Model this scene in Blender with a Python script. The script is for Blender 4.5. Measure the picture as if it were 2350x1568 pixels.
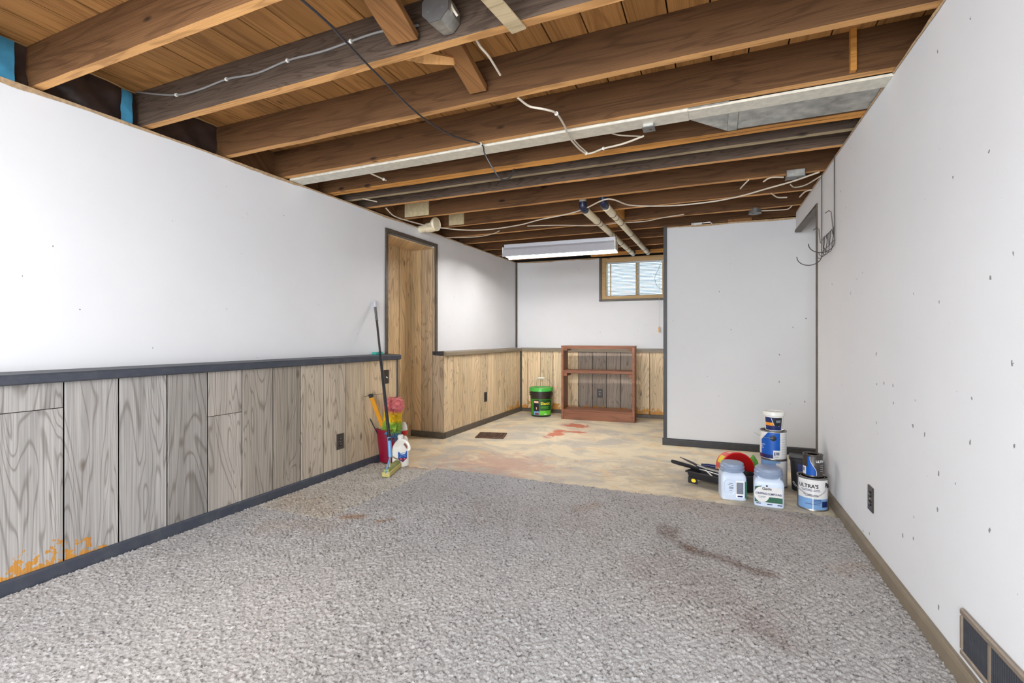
import bpy, bmesh, math, random
import numpy as np
from mathutils import Vector, Matrix, noise as mnoise
random.seed(7)
rng = np.random.default_rng(11)
for o in list(bpy.data.objects): bpy.data.objects.remove(o)
S = bpy.context.scene
COL = S.collection
PI = math.pi

# ------------------------------------------------------------ camera, world, lights, exposure
F0, YAW, HZ, EYE = 1100.0, 0.4031, 775.0, 1.05
cam = bpy.data.cameras.new('camera'); camo = bpy.data.objects.new('camera', cam); COL.objects.link(camo)
camo.location = (0, 0, EYE); camo.rotation_euler = (PI/2, 0, YAW)
cam.sensor_fit = 'HORIZONTAL'; cam.sensor_width = 36.0; cam.lens = F0/2350*36
cam.shift_y = -(784-HZ)/2350; cam.clip_start = 0.02
S.camera = camo
S.view_settings.view_transform = 'Standard'; S.view_settings.look = 'None'
S.view_settings.gamma = 1; S.view_settings.use_curve_mapping = False
S.view_settings.exposure = 1.06
W = bpy.data.worlds.new('world'); S.world = W; W.use_nodes = True
bg = W.node_tree.nodes['Background']; bg.inputs[0].default_value = (0.66, 0.83, 1.0, 1); bg.inputs[1].default_value = 1.15

def area(name, loc, rot, sx, sy, power, color):
    l = bpy.data.lights.new(name, 'AREA'); l.shape = 'RECTANGLE'; l.size = sx; l.size_y = sy; l.energy = power; l.color = color
    o = bpy.data.objects.new(name, l); COL.objects.link(o); o.location = loc; o.rotation_euler = rot
    return o
# unseen area lights added behind the camera for flat fill, plus one over the side room
area('rear_wall_fill', (-0.95, -2.45, 1.15), (PI/2, 0, -0.12), 2.4, 2.0, 98, (0.89, 0.945, 1.0))
area('rear_overhead_fill', (-0.8, -0.9, 2.1), (math.radians(25), 0, 0), 2.0, 0.9, 40, (0.90, 0.95, 1.0))
area('adjoining_room_light', (1.5, 3.6, 2.1), (0, 0, 0), 0.6, 1.2, 6, (1, 0.97, 0.92))

# ------------------------------------------------------------ geometry of the rays (used to place things at measured spots)
CY, SY = math.cos(YAW), math.sin(YAW)
def ray(px, py):
    t = (px-1175)/F0
    return (t*CY-SY, t*SY+CY, (HZ-py)/F0)
def atz(px, py, z):
    d = ray(px, py); k = (z-EYE)/d[2]; return Vector((d[0]*k, d[1]*k, z))
def atd(px, py, k):
    d = ray(px, py); return Vector((d[0]*k, d[1]*k, EYE+d[2]*k))
SL, SR, SB = 0.0136, -0.0138, 0.05
def xu(y): return -2.776+SL*y            # upper face of the left wall
def xl(y): return -2.664+SL*y            # face of the left wainscot
def xr(y): return 0.7144+SR*y            # right wall
def yb(x): return 6.36+SB*(x+2.6)        # back wainscot
def ybu(x): return 6.46+SB*(x+2.6)       # back wall upper
ZC = 2.1575                              # underside of the joists
def on_left(px, py, lower=True):
    d = ray(px, py); x0 = -2.664 if lower else -2.776
    k = x0/(d[0]-SL*d[1]); return Vector((d[0]*k, d[1]*k, EYE+d[2]*k))
def on_right(px, py):
    d = ray(px, py); k = 0.7144/(d[0]-SR*d[1]); return Vector((d[0]*k, d[1]*k, EYE+d[2]*k))

# ------------------------------------------------------------ materials
class NT:
    def __init__(s, name):
        s.m = bpy.data.materials.new(name); s.m.use_nodes = True
        s.t = s.m.node_tree; s.b = s.t.nodes['Principled BSDF']; s.out = s.t.nodes['Material Output']
    def n(s, typ, **kw):
        nd = s.t.nodes.new(typ)
        for k, v in kw.items(): setattr(nd, k, v)
        return nd
    def l(s, a, b): s.t.links.new(a, b)
    def math(s, op, a, b=None, clamp=False):
        nd = s.n('ShaderNodeMath', operation=op, use_clamp=clamp)
        for i, v in enumerate((a, b)):
            if v is None: continue
            if isinstance(v, (int, float)): nd.inputs[i].default_value = v
            else: s.l(v, nd.inputs[i])
        return nd.outputs[0]
    def mapr(s, v, a, b, c=0.0, d=1.0):
        nd = s.n('ShaderNodeMapRange'); nd.clamp = True
        s.l(v, nd.inputs[0])
        for i, x in enumerate((a, b, c, d)): nd.inputs[i+1].default_value = x
        return nd.outputs[0]
    def mix(s, f, a, b, mode='MIX'):
        nd = s.n('ShaderNodeMix', data_type='RGBA', blend_type=mode)
        for i, v in ((0, f), (6, a), (7, b)):
            if isinstance(v, (int, float)): nd.inputs[i].default_value = v
            elif isinstance(v, tuple): nd.inputs[i].default_value = v if len(v) == 4 else v+(1,)
            else: s.l(v, nd.inputs[i])
        return nd.outputs[2]
    def noise(s, vec, scale, detail=3, rough=0.55, dist=0.0):
        nd = s.n('ShaderNodeTexNoise'); nd.inputs['Scale'].default_value = scale
        nd.inputs['Detail'].default_value = detail; nd.inputs['Roughness'].default_value = rough
        nd.inputs['Distortion'].default_value = dist
        s.l(vec, nd.inputs['Vector']); return nd.outputs['Fac']
    def sep(s, v):
        nd = s.n('ShaderNodeSeparateXYZ'); s.l(v, nd.inputs[0]); return nd.outputs
    def comb(s, x, y, z):
        nd = s.n('ShaderNodeCombineXYZ')
        for i, v in enumerate((x, y, z)):
            if isinstance(v, (int, float)): nd.inputs[i].default_value = v
            else: s.l(v, nd.inputs[i])
        return nd.outputs[0]
    def pos(s): return s.n('ShaderNodeNewGeometry').outputs['Position']
    def objc(s): return s.n('ShaderNodeTexCoord').outputs['Object']
    def rand(s): return s.n('ShaderNodeObjectInfo').outputs['Random']
    def ocol(s): return s.n('ShaderNodeObjectInfo').outputs['Color']
    def bump(s, h, strength=0.3, dist=0.002):
        nd = s.n('ShaderNodeBump'); nd.inputs['Strength'].default_value = strength; nd.inputs['Distance'].default_value = dist
        s.l(h, nd.inputs['Height']); s.l(nd.outputs[0], s.b.inputs['Normal'])
    def color(s, c):
        if isinstance(c, tuple): s.b.inputs['Base Color'].default_value = c if len(c) == 4 else c+(1,)
        else: s.l(c, s.b.inputs['Base Color'])
    def set(s, rough=0.5, metal=0.0, spec=0.5):
        s.b.inputs['Roughness'].default_value = rough; s.b.inputs['Metallic'].default_value = metal
        s.b.inputs['Specular IOR Level'].default_value = spec
        return s
def srgb(r, g, b):
    f = lambda v: (v/255/12.92) if v/255 <= 0.04045 else ((v/255+0.055)/1.055)**2.4
    return (f(r), f(g), f(b), 1.0)
M = {}
def plain(name, col, rough=0.5, metal=0.0, var=0.06, scale=30, spec=0.5, bump=0.0):
    t = NT(name).set(rough, metal, spec)
    v = t.noise(t.objc(), scale, 3)
    k = t.mapr(v, 0.3, 0.7, 1-var, 1+var)
    mx = t.n('ShaderNodeMix', data_type='RGBA', blend_type='MULTIPLY'); mx.inputs[0].default_value = 1
    mx.inputs[6].default_value = col; t.l(k, mx.inputs[7])
    t.color(mx.outputs[2])
    if bump: t.bump(v, bump, 0.002)
    M[name] = t.m; return t.m
def drywall(name, col):
    t = NT(name).set(0.75, 0, 0.25)
    p = t.pos()
    big = t.mapr(t.noise(p, 1.3, 4, 0.6), 0.3, 0.75, 0.965, 1.02)
    c = t.mix(1.0, col, big, 'MULTIPLY')
    q = t.sep(p)
    # scuffs: sparse short marks
    st = t.comb(t.math('MULTIPLY', t.math('ADD', q[0], q[1]), 9.5), t.math('MULTIPLY', q[2], 6.3), 0)
    vo = t.n('ShaderNodeTexVoronoi', feature='F1', voronoi_dimensions='2D'); vo.inputs['Scale'].default_value = 1.0; t.l(st, vo.inputs['Vector'])
    warp = t.math('ADD', vo.outputs['Distance'], t.mapr(t.noise(p, 90, 2), 0.2, 0.8, -0.05, 0.05))
    cell = t.sep(vo.outputs['Color'])[0]
    dot = t.math('LESS_THAN', warp, t.mapr(t.math('ADD', cell, t.math('MULTIPLY', t.math('GREATER_THAN', q[0], 0.45), t.mapr(q[2], .6, 1.6, .16, .04))), 0.80, 1.08, -0.03, 0.05))
    c = t.mix(t.math('MULTIPLY', dot, 0.75), c, (0.10, 0.10, 0.105))
    sc = t.noise(t.comb(t.math('MULTIPLY', t.math('ADD', q[0], q[1]), 22), t.math('MULTIPLY', q[0], 7), t.math('MULTIPLY', q[2], 5)), 1.0, 4, 0.6, 0.8)
    sm = t.mapr(sc, 0.72, 0.80, 0, 0.28)
    c = t.mix(sm, c, (0.33, 0.33, 0.33))
    t.color(c); t.bump(t.noise(p, 140, 3), 0.08, 0.0015)
    M[name] = t.m; return t.m
def painted(name, col, col2, amt=0.35, rough=0.45):
    t = NT(name).set(rough, 0, 0.4); p = t.pos()
    f = t.mapr(t.noise(p, 14, 6, 0.7), 0.45, 0.75, 0, amt)
    t.color(t.mix(f, col, col2)); t.bump(t.noise(p, 60, 4), 0.15, 0.001); M[name] = t.m; return t.m

def grain(t, vec, across, along, freq, seed_amt=40.0):
    """contour lines of a stretched noise field: cathedral grain. vec: (u across, w along)"""
    q = t.sep(vec); r = t.math('MULTIPLY', t.rand(), seed_amt)
    v = t.comb(t.math('MULTIPLY', q[0], across), r, t.math('MULTIPLY', q[2], along))
    nz = t.noise(v, 1.0, 2, 0.5, 0.6)
    ring = t.math('SINE', t.math('MULTIPLY', nz, freq))
    ring = t.mapr(ring, -0.2, 1.0, 0, 1)
    v2 = t.comb(t.math('MULTIPLY', q[0], across*26), r, t.math('MULTIPLY', q[2], along*2.2))
    fine = t.noise(v2, 1.0, 3, 0.6)
    return ring, fine, nz, v
def panelwood():
    t = NT('panel_wood').set(0.5, 0, 0.35)
    q = t.sep(t.objc())
    uv = t.comb(t.math('ADD', q[0], q[1]), 0, q[2])
    ring, fine, nz, v = grain(t, uv, 6.5, 0.85, 105.0)
    base = t.mix(1.0, t.ocol(), t.mapr(fine, 0.3, 0.7, 0.66, 1.16), 'MULTIPLY')
    base = t.mix(t.math('MULTIPLY', t.math('POWER', ring, 5.0), 0.5), base, t.mix(1.0, t.ocol(), (0.26, 0.22, 0.18), 'MULTIPLY'))
    big = t.mapr(t.noise(v, 0.6, 2), 0.35, 0.7, 0.8, 1.12)
    base = t.mix(1.0, base, big, 'MULTIPLY')
    vo = t.n('ShaderNodeTexVoronoi'); vo.inputs['Scale'].default_value = 1.0
    r = t.math('MULTIPLY', t.rand(), 40.0)
    t.l(t.comb(t.math('MULTIPLY', t.math('ADD', q[0], q[1]), 7), r, t.math('MULTIPLY', q[2], 3.0)), vo.inputs['Vector'])
    kn = t.mapr(vo.outputs['Distance'], 0.05, 0.13, 0.75, 0)
    kn = t.math('MULTIPLY', kn, t.math('GREATER_THAN', t.sep(vo.outputs['Color'])[0], 0.45))
    base = t.mix(kn, base, (0.11, 0.075, 0.05))
    # worn strip at the foot of the panelling where the printed face has peeled to orange backing
    P = t.sep(t.pos())
    edge = t.noise(t.pos(), 17, 4, 0.65)
    yn = t.math('MAXIMUM', t.mapr(P[1], 1.2, 1.52, 1, 0), t.math('MULTIPLY', t.mapr(P[1], 5.35, 6.05, 0, 0.95), 1.0))
    thr = t.math('MULTIPLY', yn, t.mapr(edge, 0.34, 0.66, 0.03, 0.19))
    pe = t.math('LESS_THAN', P[2], thr)
    base = t.mix(t.math('MULTIPLY', pe, 0.9), base, t.mix(t.mapr(fine, .3, .7), srgb(176, 112, 22), srgb(212, 150, 48)))
    t.color(base); t.bump(fine, 0.25, 0.0012)
    M['panel_wood'] = t.m
def joistwood(name, ca, cb, knot, uaxis='yz', waxis=0, stain=0.4, across=14, along=1.4, freq=30, gs=.5, rough=.7):
    t = NT(name).set(rough, 0, 0.25)
    q = t.sep(t.objc())
    uv = t.comb(t.math('ADD', q[1] if waxis == 0 else q[0], q[2]), 0, q[waxis])
    ring, fine, nz, v = grain(t, uv, across, along, freq, 30)
    base = t.mix(t.mapr(fine, 0.2, 0.8), ca, cb)
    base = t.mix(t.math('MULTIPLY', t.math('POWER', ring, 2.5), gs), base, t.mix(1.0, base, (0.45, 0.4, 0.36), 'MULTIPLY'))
    big = t.mapr(t.noise(v, 0.5, 3), 0.3, 0.75, 1-stain*0.6, 1+stain*0.5)
    base = t.mix(1.0, base, big, 'MULTIPLY')
    base = t.mix(1.0, base, t.mapr(t.rand(), 0, 1, .84, 1.12), 'MULTIPLY')
    vo = t.n('ShaderNodeTexVoronoi'); vo.inputs['Scale'].default_value = 1.0
    r = t.math('MULTIPLY', t.rand(), 30.0)
    t.l(t.comb(t.math('MULTIPLY', q[waxis], 3.2), r, t.math('MULTIPLY', t.math('ADD', q[1] if waxis == 0 else q[0], q[2]), 9)), vo.inputs['Vector'])
    kn = t.mapr(vo.outputs['Distance'], 0.06, 0.12, 0.9, 0)
    kn = t.math('MULTIPLY', kn, t.math('GREATER_THAN', t.sep(vo.outputs['Color'])[0], 0.5))
    base = t.mix(kn, base, knot)
    t.color(base); t.bump(fine, 0.3, 0.0015); M[name] = t.m; return t.m

drywall('drywall', srgb(232, 233, 235)); drywall('drywall_grey', srgb(214, 215, 217))
painted('trim_slate', srgb(66, 70, 80), srgb(104, 106, 108))
painted('trim_brown', srgb(84, 76, 66), srgb(134, 120, 100))
painted('trim_tan', srgb(128, 116, 98), srgb(160, 142, 116))
painted('trim_dark', srgb(54, 54, 56), srgb(84, 80, 76))
panelwood()
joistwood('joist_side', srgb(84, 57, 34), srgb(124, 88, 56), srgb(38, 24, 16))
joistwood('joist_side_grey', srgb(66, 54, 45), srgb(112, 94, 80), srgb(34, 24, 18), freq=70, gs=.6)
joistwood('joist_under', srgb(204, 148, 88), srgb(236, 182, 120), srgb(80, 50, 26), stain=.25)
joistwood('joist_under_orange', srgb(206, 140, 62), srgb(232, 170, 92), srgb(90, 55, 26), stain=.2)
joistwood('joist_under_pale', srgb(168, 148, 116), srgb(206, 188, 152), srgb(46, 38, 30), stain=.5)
joistwood('subfloor', srgb(164, 112, 60), srgb(204, 150, 90), srgb(52, 32, 18), waxis=1, across=11, along=1.2)
joistwood('bridging', srgb(134, 92, 54), srgb(168, 120, 74), srgb(50, 32, 20), waxis=2)
joistwood('bookcase_wood', srgb(118, 76, 54), srgb(150, 100, 74), srgb(70, 42, 28), stain=.3, rough=.42, gs=.35)
joistwood('window_wood', srgb(214, 176, 124), srgb(234, 200, 150), srgb(150, 110, 70), stain=.2, gs=.2)
plain('torn_paper', srgb(178, 150, 116), 0.9, var=.25, scale=60)
plain('cable_white', srgb(214, 202, 184), 0.45)
plain('cable_grey', srgb(136, 134, 132), 0.4)
plain('cable_black', srgb(46, 46, 52), 0.35)
plain('galv', srgb(178, 178, 172), 0.42, 0.75, var=.3, scale=18)
plain('galv_bright', srgb(222, 218, 204), 0.5, 0.35, var=.12, scale=30)
plain('box_dark', srgb(92, 90, 88), 0.55, 0.3, var=.1)
plain('box_grey', srgb(120, 122, 122), 0.45, 0.5, var=.12)
plain('dark_void', srgb(30, 24, 20), 0.9, var=.3, scale=6)
plain('film_dark', srgb(62, 50, 46), 0.25, var=.35, scale=9)
plain('film_blue', srgb(72, 150, 186), 0.35, var=.2, scale=14)
plain('pvc', srgb(246, 234, 202), 0.4, var=.04)
plain('pvc_ring', srgb(76, 66, 60), 0.5)
plain('fitting_navy', srgb(30, 36, 62), 0.3)
plain('white_metal', srgb(206, 208, 216), 0.35, 0.1, var=.03)
plain('white_plastic', srgb(236, 234, 226), 0.35, var=.02)
plain('black_plastic', srgb(34, 34, 38), 0.4, var=.1)
plain('plate_brown', srgb(62, 54, 48), 0.35, var=.08)
plain('plate_hole', srgb(18, 16, 15), 0.6)
plain('chrome', srgb(210, 210, 214), 0.25, 0.9, var=.03)
plain('wire_dark', srgb(74, 70, 68), 0.45, 0.5)
plain('wire_light', srgb(200, 200, 200), 0.35, 0.7)
plain('vent_tan', srgb(140, 126, 112), 0.4, 0.2, var=.1)
plain('vent_dark', srgb(44, 46, 52), 0.5, var=.15)
plain('rust', srgb(96, 70, 52), 0.9, 0, var=.45, scale=40, bump=.4)
plain('green_lid', srgb(70, 176, 70), 0.3)
plain('pail_black', srgb(48, 40, 36), 0.35)
plain('label_green', srgb(60, 150, 40), 0.35, var=.15, scale=25)
plain('label_lime', srgb(104, 200, 50), 0.35, var=.12, scale=25)
plain('label_dgreen', srgb(24, 74, 34), 0.35)
plain('ink_yellow', srgb(244, 220, 60), 0.4)
plain('ink_white', srgb(240, 240, 240), 0.4)
plain('ink_black', srgb(26, 28, 34), 0.4)
plain('ink_grey', srgb(120, 126, 140), 0.4, var=.2, scale=200)
plain('peach', srgb(232, 196, 164), 0.5)
plain('brick_red', srgb(120, 60, 52), 0.6)
plain('label_blue', srgb(14, 86, 176), 0.35, var=.05)
plain('label_navy', srgb(26, 40, 96), 0.35, var=.08)
plain('label_skyblue', srgb(120, 160, 206), 0.35, var=.1, scale=12)
plain('label_white', srgb(226, 224, 222), 0.35, var=.04)
plain('label_orange', srgb(236, 150, 40), 0.4, var=.1)
plain('label_maroon', srgb(110, 26, 48), 0.4)
plain('label_pink', srgb(226, 120, 150), 0.4)
plain('can_metal', srgb(150, 148, 144), 0.3, 0.8, var=.15)
plain('can_dark', srgb(84, 80, 76), 0.35, 0.5, var=.25)
plain('can_paint', srgb(70, 60, 50), 0.5, 0.1, var=.4, scale=25)
plain('jar_body', srgb(206, 218, 236), 0.35, var=.02)
plain('jar_lid', srgb(140, 154, 178), 0.35, var=.06)
plain('jar_green', srgb(44, 98, 74), 0.4, var=.08)
plain('red_plastic', srgb(216, 16, 18), 0.3, var=.05)
plain('red_light', srgb(226, 84, 72), 0.4, var=.08)
plain('crimson', srgb(128, 6, 42), 0.35, var=.06)
plain('mop_blue', srgb(104, 150, 196), 0.4)
plain('mop_cream', srgb(226, 204, 176), 0.5)
plain('sponge', srgb(190, 178, 112), 0.95, var=.2, scale=80, bump=.5)
plain('sponge_green', srgb(150, 160, 100), 0.95, var=.2, scale=80)
plain('handle_orange', srgb(206, 140, 24), 0.4, var=.06)
plain('jug_white', srgb(240, 238, 230), 0.35, var=.01)
plain('cap_red', srgb(200, 36, 30), 0.35)
plain('teal', srgb(50, 176, 160), 0.45)
plain('feather_pink', srgb(222, 130, 130), 0.9, var=.22, scale=40)
plain('feather_yellow', srgb(236, 200, 40), 0.9, var=.2, scale=40)
plain('feather_green', srgb(150, 186, 70), 0.9, var=.25, scale=40)
plain('feather_blue', srgb(70, 130, 170), 0.9, var=.25, scale=40)
plain('rag_green', srgb(110, 180, 80), 0.9, var=.3, scale=60)
plain('blind_slat', srgb(206, 216, 226), 0.4, var=.03)
plain('spackle', srgb(206, 190, 150), 0.8, var=.15, scale=30)
t = NT('tube_glow'); t.b.inputs['Emission Color'].default_value = (1, 0.97, 0.925, 1); t.b.inputs['Emission Strength'].default_value = 49; t.color((1, 1, 1)); M['tube_glow'] = t.m
t = NT('glass'); t.t.nodes.remove(t.b)
tr = t.n('ShaderNodeBsdfTransparent'); gl = t.n('ShaderNodeBsdfGlossy'); gl.inputs['Roughness'].default_value = .03
ms = t.n('ShaderNodeMixShader'); ms.inputs[0].default_value = .08; tr.inputs[0].default_value = (.93, .97, .98, 1)
t.l(tr.outputs[0], ms.inputs[1]); t.l(gl.outputs[0], ms.inputs[2]); t.l(ms.outputs[0], t.out.inputs[0]); M['glass'] = t.m
def concrete():
    t = NT('bare_concrete').set(0.62, 0, 0.35); p = t.pos(); q = t.sep(p)
    st = t.comb(t.math('MULTIPLY', q[0], 1.0), t.math('MULTIPLY', q[1], 1.25), 0)
    a = t.noise(st, 2.2, 7, 0.62, 0.9); b = t.noise(st, 3.6, 6, 0.6, 1.4); c2 = t.noise(p, 1.3, 5, 0.6)
    f = t.noise(p, 38, 5, 0.7)
    grey = t.mix(f, srgb(178, 170, 156), srgb(206, 199, 186))
    cream = t.mix(f, srgb(218, 202, 170), srgb(240, 228, 200))
    base = t.mix(t.mapr(a, 0.40, 0.56), grey, cream)
    base = t.mix(t.mapr(b, 0.56, 0.62, 0, 0.6), base, srgb(222, 192, 148))
    base = t.mix(t.mapr(b, 0.34, 0.30, 0, 0.7), base, srgb(228, 220, 204))
    # pink stain patch across the middle of the slab
    def blob(cx, cy, rx, ry, wob=0.9):
        dx = t.math('DIVIDE', t.math('SUBTRACT', q[0], cx), rx); dy = t.math('DIVIDE', t.math('SUBTRACT', q[1], cy), ry)
        r = t.math('SQRT', t.math('ADD', t.math('MULTIPLY', dx, dx), t.math('MULTIPLY', dy, dy)))
        return t.math('ADD', r, t.mapr(t.noise(st, 8, 6, .65, .8), .25, .75, -wob, wob))
    base = t.mix(t.mapr(blob(-1.62, 3.62, .5, .38), 1.1, 0.4, 0, .5), base, srgb(196, 140, 122))
    for cx, cy, rx, ry in ((-1.62, 5.0, .10, .22), (-1.47, 5.18, .16, .06), (-1.55, 5.55, .18, .13)):
        base = t.mix(t.mapr(blob(cx, cy, rx, ry, .75), 1.0, 0.7, 0, .85), base, srgb(196, 96, 66))
    base = t.mix(t.mapr(t.noise(p, 60, 3, .6), .70, .76, 0, .5), base, srgb(104, 88, 70))
    base = t.mix(t.mapr(blob(.1, 3.75, .95, .40, .8), 1.1, .5, 0, .35), base, srgb(140, 128, 112))
    t.color(base); t.bump(t.math('ADD', a, t.math('MULTIPLY', f, .3)), 0.5, 0.006); M['bare_concrete'] = t.m
concrete()
t = NT('carpet_pile').set(0.95, 0, 0.1)
at = t.n('ShaderNodeAttribute', attribute_name='Col'); fz = t.noise(t.pos(), 420, 3, .7)
t.color(t.mix(1.0, at.outputs['Color'], t.mapr(fz, .25, .75, .72, 1.22), 'MULTIPLY')); t.bump(fz, .7, .003); M['carpet_pile'] = t.m

# ------------------------------------------------------------ mesh building
class MB:
    def __init__(s): s.v = []; s.f = []; s.m = []
    def add(s, vs, fs, m=0):
        o = len(s.v); s.v += [tuple(v) for v in vs]; s.f += [tuple(i+o for i in f) for f in fs]
        s.m += [m]*len(fs) if isinstance(m, int) else list(m)
        return s
    def hexa(s, c, m=0):   # 8 corners: bottom 4 ccw, top 4 ccw;  m: int or six (bottom, top, -y, +x, +y, -x)
        return s.add(c, [(0, 3, 2, 1), (4, 5, 6, 7), (0, 1, 5, 4), (1, 2, 6, 5), (2, 3, 7, 6), (3, 0, 4, 7)], m)
    def box(s, x0, x1, y0, y1, z0, z1, m=0, f=None):
        c = [(x0, y0, z0), (x1, y0, z0), (x1, y1, z0), (x0, y1, z0), (x0, y0, z1), (x1, y0, z1), (x1, y1, z1), (x0, y1, z1)]
        if f: c = [f(*p) for p in c]
        return s.hexa(c, m)
    def tube(s, pts, r, n=8, m=0, cap=True):
        pts = [Vector(p) for p in pts]; N = len(pts); rs = r if isinstance(r, (list, tuple)) else [r]*N
        vs = []; u = None
        for i, p in enumerate(pts):
            d = (pts[min(i+1, N-1)]-pts[max(i-1, 0)]).normalized()
            if u is None:
                u = d.orthogonal().normalized()
            else:
                u = (u-d*u.dot(d)).normalized()
            w = d.cross(u)
            for k in range(n):
                a = 2*PI*k/n; vs.append(p+(u*math.cos(a)+w*math.sin(a))*rs[i])
        fs = [(i*n+k, i*n+(k+1) % n, (i+1)*n+(k+1) % n, (i+1)*n+k) for i in range(N-1) for k in range(n)]
        if cap: fs += [tuple(range(n))[::-1], tuple((N-1)*n+k for k in range(n))]
        return s.add(vs, fs, m)
    def lathe(s, prof, n=32, m=0, c=(0, 0), sq=0.0, mats=None):
        """prof: (r, z) list; sq>0 squares the section off"""
        vs = []
        for r, z in prof:
            for k in range(n):
                a = 2*PI*k/n; ca, sa = math.cos(a), math.sin(a)
                rr = r
                if sq:
                    p = 2+sq*6; rr = r/((abs(ca)**p+abs(sa)**p)**(1/p))
                vs.append((c[0]+rr*ca, c[1]+rr*sa, z))
        fs = []; ms = []
        for i in range(len(prof)-1):
            for k in range(n):
                fs.append((i*n+k, i*n+(k+1) % n, (i+1)*n+(k+1) % n, (i+1)*n+k)); ms.append(mats[i] if mats else m)
        if prof[0][0] > 0: fs.append(tuple(range(n))[::-1]); ms.append(mats[0] if mats else m)
        if prof[-1][0] > 0: fs.append(tuple((len(prof)-1)*n+k for k in range(n))); ms.append(mats[-1] if mats else m)
        return s.add(vs, fs, ms)
    def prism(s, poly, ax, a0, a1, m=0, f=None):
        """extrude 2-D polygon along axis ax between a0, a1; the polygon gives the two other coordinates in order"""
        def mk(p, a):
            c = list(p); c.insert(ax, a); return f(*c) if f else tuple(c)
        n = len(poly); vs = [mk(p, a0) for p in poly]+[mk(p, a1) for p in poly]
        fs = [(k, (k+1) % n, n+(k+1) % n, n+k) for k in range(n)]+[tuple(range(n))[::-1], tuple(range(n, 2*n))]
        return s.add(vs, fs, m)
def obj(name, mb, mats, parent=None, smooth=False, bevel=0.0, center=True, color=None, base=False):
    vs = mb.v
    if center and vs:
        lo = [min(v[i] for v in vs) for i in range(3)]; hi = [max(v[i] for v in vs) for i in range(3)]
        c = Vector([(lo[i]+hi[i])/2 for i in range(3)])
        if base: c.z = lo[2]
        vs = [(v[0]-c.x, v[1]-c.y, v[2]-c.z) for v in vs]
    else: c = Vector((0, 0, 0))
    me = bpy.data.meshes.new(name); me.from_pydata(vs, [], mb.f)
    if isinstance(mats, str): mats = [mats]
    for k in mats: me.materials.append(M[k])
    me.polygons.foreach_set('material_index', mb.m)
    bm = bmesh.new(); bm.from_mesh(me); bmesh.ops.recalc_face_normals(bm, faces=bm.faces)
    if bevel:
        bmesh.ops.bevel(bm, geom=[e for e in bm.edges if len(e.link_faces) == 2 and e.calc_face_angle(0) > .5], offset=bevel, segments=1, affect='EDGES')
    bm.to_mesh(me); bm.free()
    if smooth:
        me.shade_smooth(); me.set_sharp_from_angle(angle=math.radians(38))
    o = bpy.data.objects.new(name, me); COL.objects.link(o); o.location = c
    if parent is not None:
        o.parent = parent
        if parent.type == 'MESH' and parent.parent is not None: o.location = c-parent.location
    if color: o.color = color
    return o
def tag(o, label=None, cat=None, group=None, kind=None):
    if label: o['label'] = label
    if cat: o['category'] = cat
    if group: o['group'] = group
    if kind: o['kind'] = kind
    return o
def thing(name, label, cat, loc=(0, 0, 0), rz=0, group=None, rot=None):
    o = bpy.data.objects.new(name, None); o.empty_display_size = .05; COL.objects.link(o); o.location = loc
    o.rotation_euler = rot if rot else (0, 0, rz)
    return tag(o, label, cat, group)
def struct(name, mb, mats, **k):
    o = obj(name, mb, mats, center=False, **k); o['kind'] = 'structure'; return o
def spline(P, n=8):
    P = [Vector(p) for p in P]; Q = [2*P[0]-P[1]]+P+[2*P[-1]-P[-2]]; out = []
    for i in range(1, len(Q)-2):
        for k in range(n):
            u = k/n; a, b, c, d = Q[i-1:i+3]
            out.append(.5*((2*b)+(c-a)*u+(2*a-5*b+4*c-d)*u*u+(3*b-a-3*c+d)*u**3))
    out.append(P[-1]); return out
def text_mesh(txt, size, bold=0.0):
    cu = bpy.data.curves.new('t', 'FONT'); cu.body = txt; cu.size = size; cu.align_x = 'CENTER'; cu.align_y = 'CENTER'; cu.resolution_u = 2; cu.offset = bold
    o = bpy.data.objects.new('t', cu); COL.objects.link(o)
    dg = bpy.context.evaluated_depsgraph_get(); me = bpy.data.meshes.new_from_object(o.evaluated_get(dg))
    vs = [v.co.copy() for v in me.vertices]; fs = [tuple(p.vertices) for p in me.polygons]
    bpy.data.objects.remove(o); bpy.data.curves.remove(cu); bpy.data.meshes.remove(me)
    return vs, fs
def letter_flat(mb, txt, size, f, m=0, bold=0.0):
    vs, fs = text_mesh(txt, size, bold); mb.add([f(v.x, v.y) for v in vs], fs, m)
def cylpt(r, ang, z): return (r*math.sin(ang), -r*math.cos(ang), z)      # ang 0 faces local -Y, positive to +X
def cyl_text(mb, txt, size, r, ang, z, m=0, bold=0.0, cone=0.0):
    vs, fs = text_mesh(txt, size, bold)
    mb.add([cylpt(r+cone*(z+v.y), ang+v.x/r, z+v.y) for v in vs], fs, m)
def cyl_patch(mb, r, a0, a1, z0, z1, m=0, n=None, cone=0.0):
    n = n or max(2, int(abs(a1-a0)/.12)); vs = []
    for i in range(n+1):
        a = a0+(a1-a0)*i/n
        vs += [cylpt(r+cone*z0, a, z0), cylpt(r+cone*z1, a, z1)]
    mb.add(vs, [(2*i, 2*i+2, 2*i+3, 2*i+1) for i in range(n)], m)
def poly_patch(mb, r, fa, fb, z0, z1, m=0, nz=18, na=14):
    vs = []
    for i in range(nz+1):
        z = z0+(z1-z0)*i/nz; a, b = fa(z), fb(z)
        vs += [cylpt(r, a+(b-a)*k/na, z) for k in range(na+1)]
    w = na+1; mb.add(vs, [(i*w+k, i*w+k+1, (i+1)*w+k+1, (i+1)*w+k) for i in range(nz) for k in range(na)], m)
def face_cam(x, y): return math.atan2(-x, y)

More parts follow.
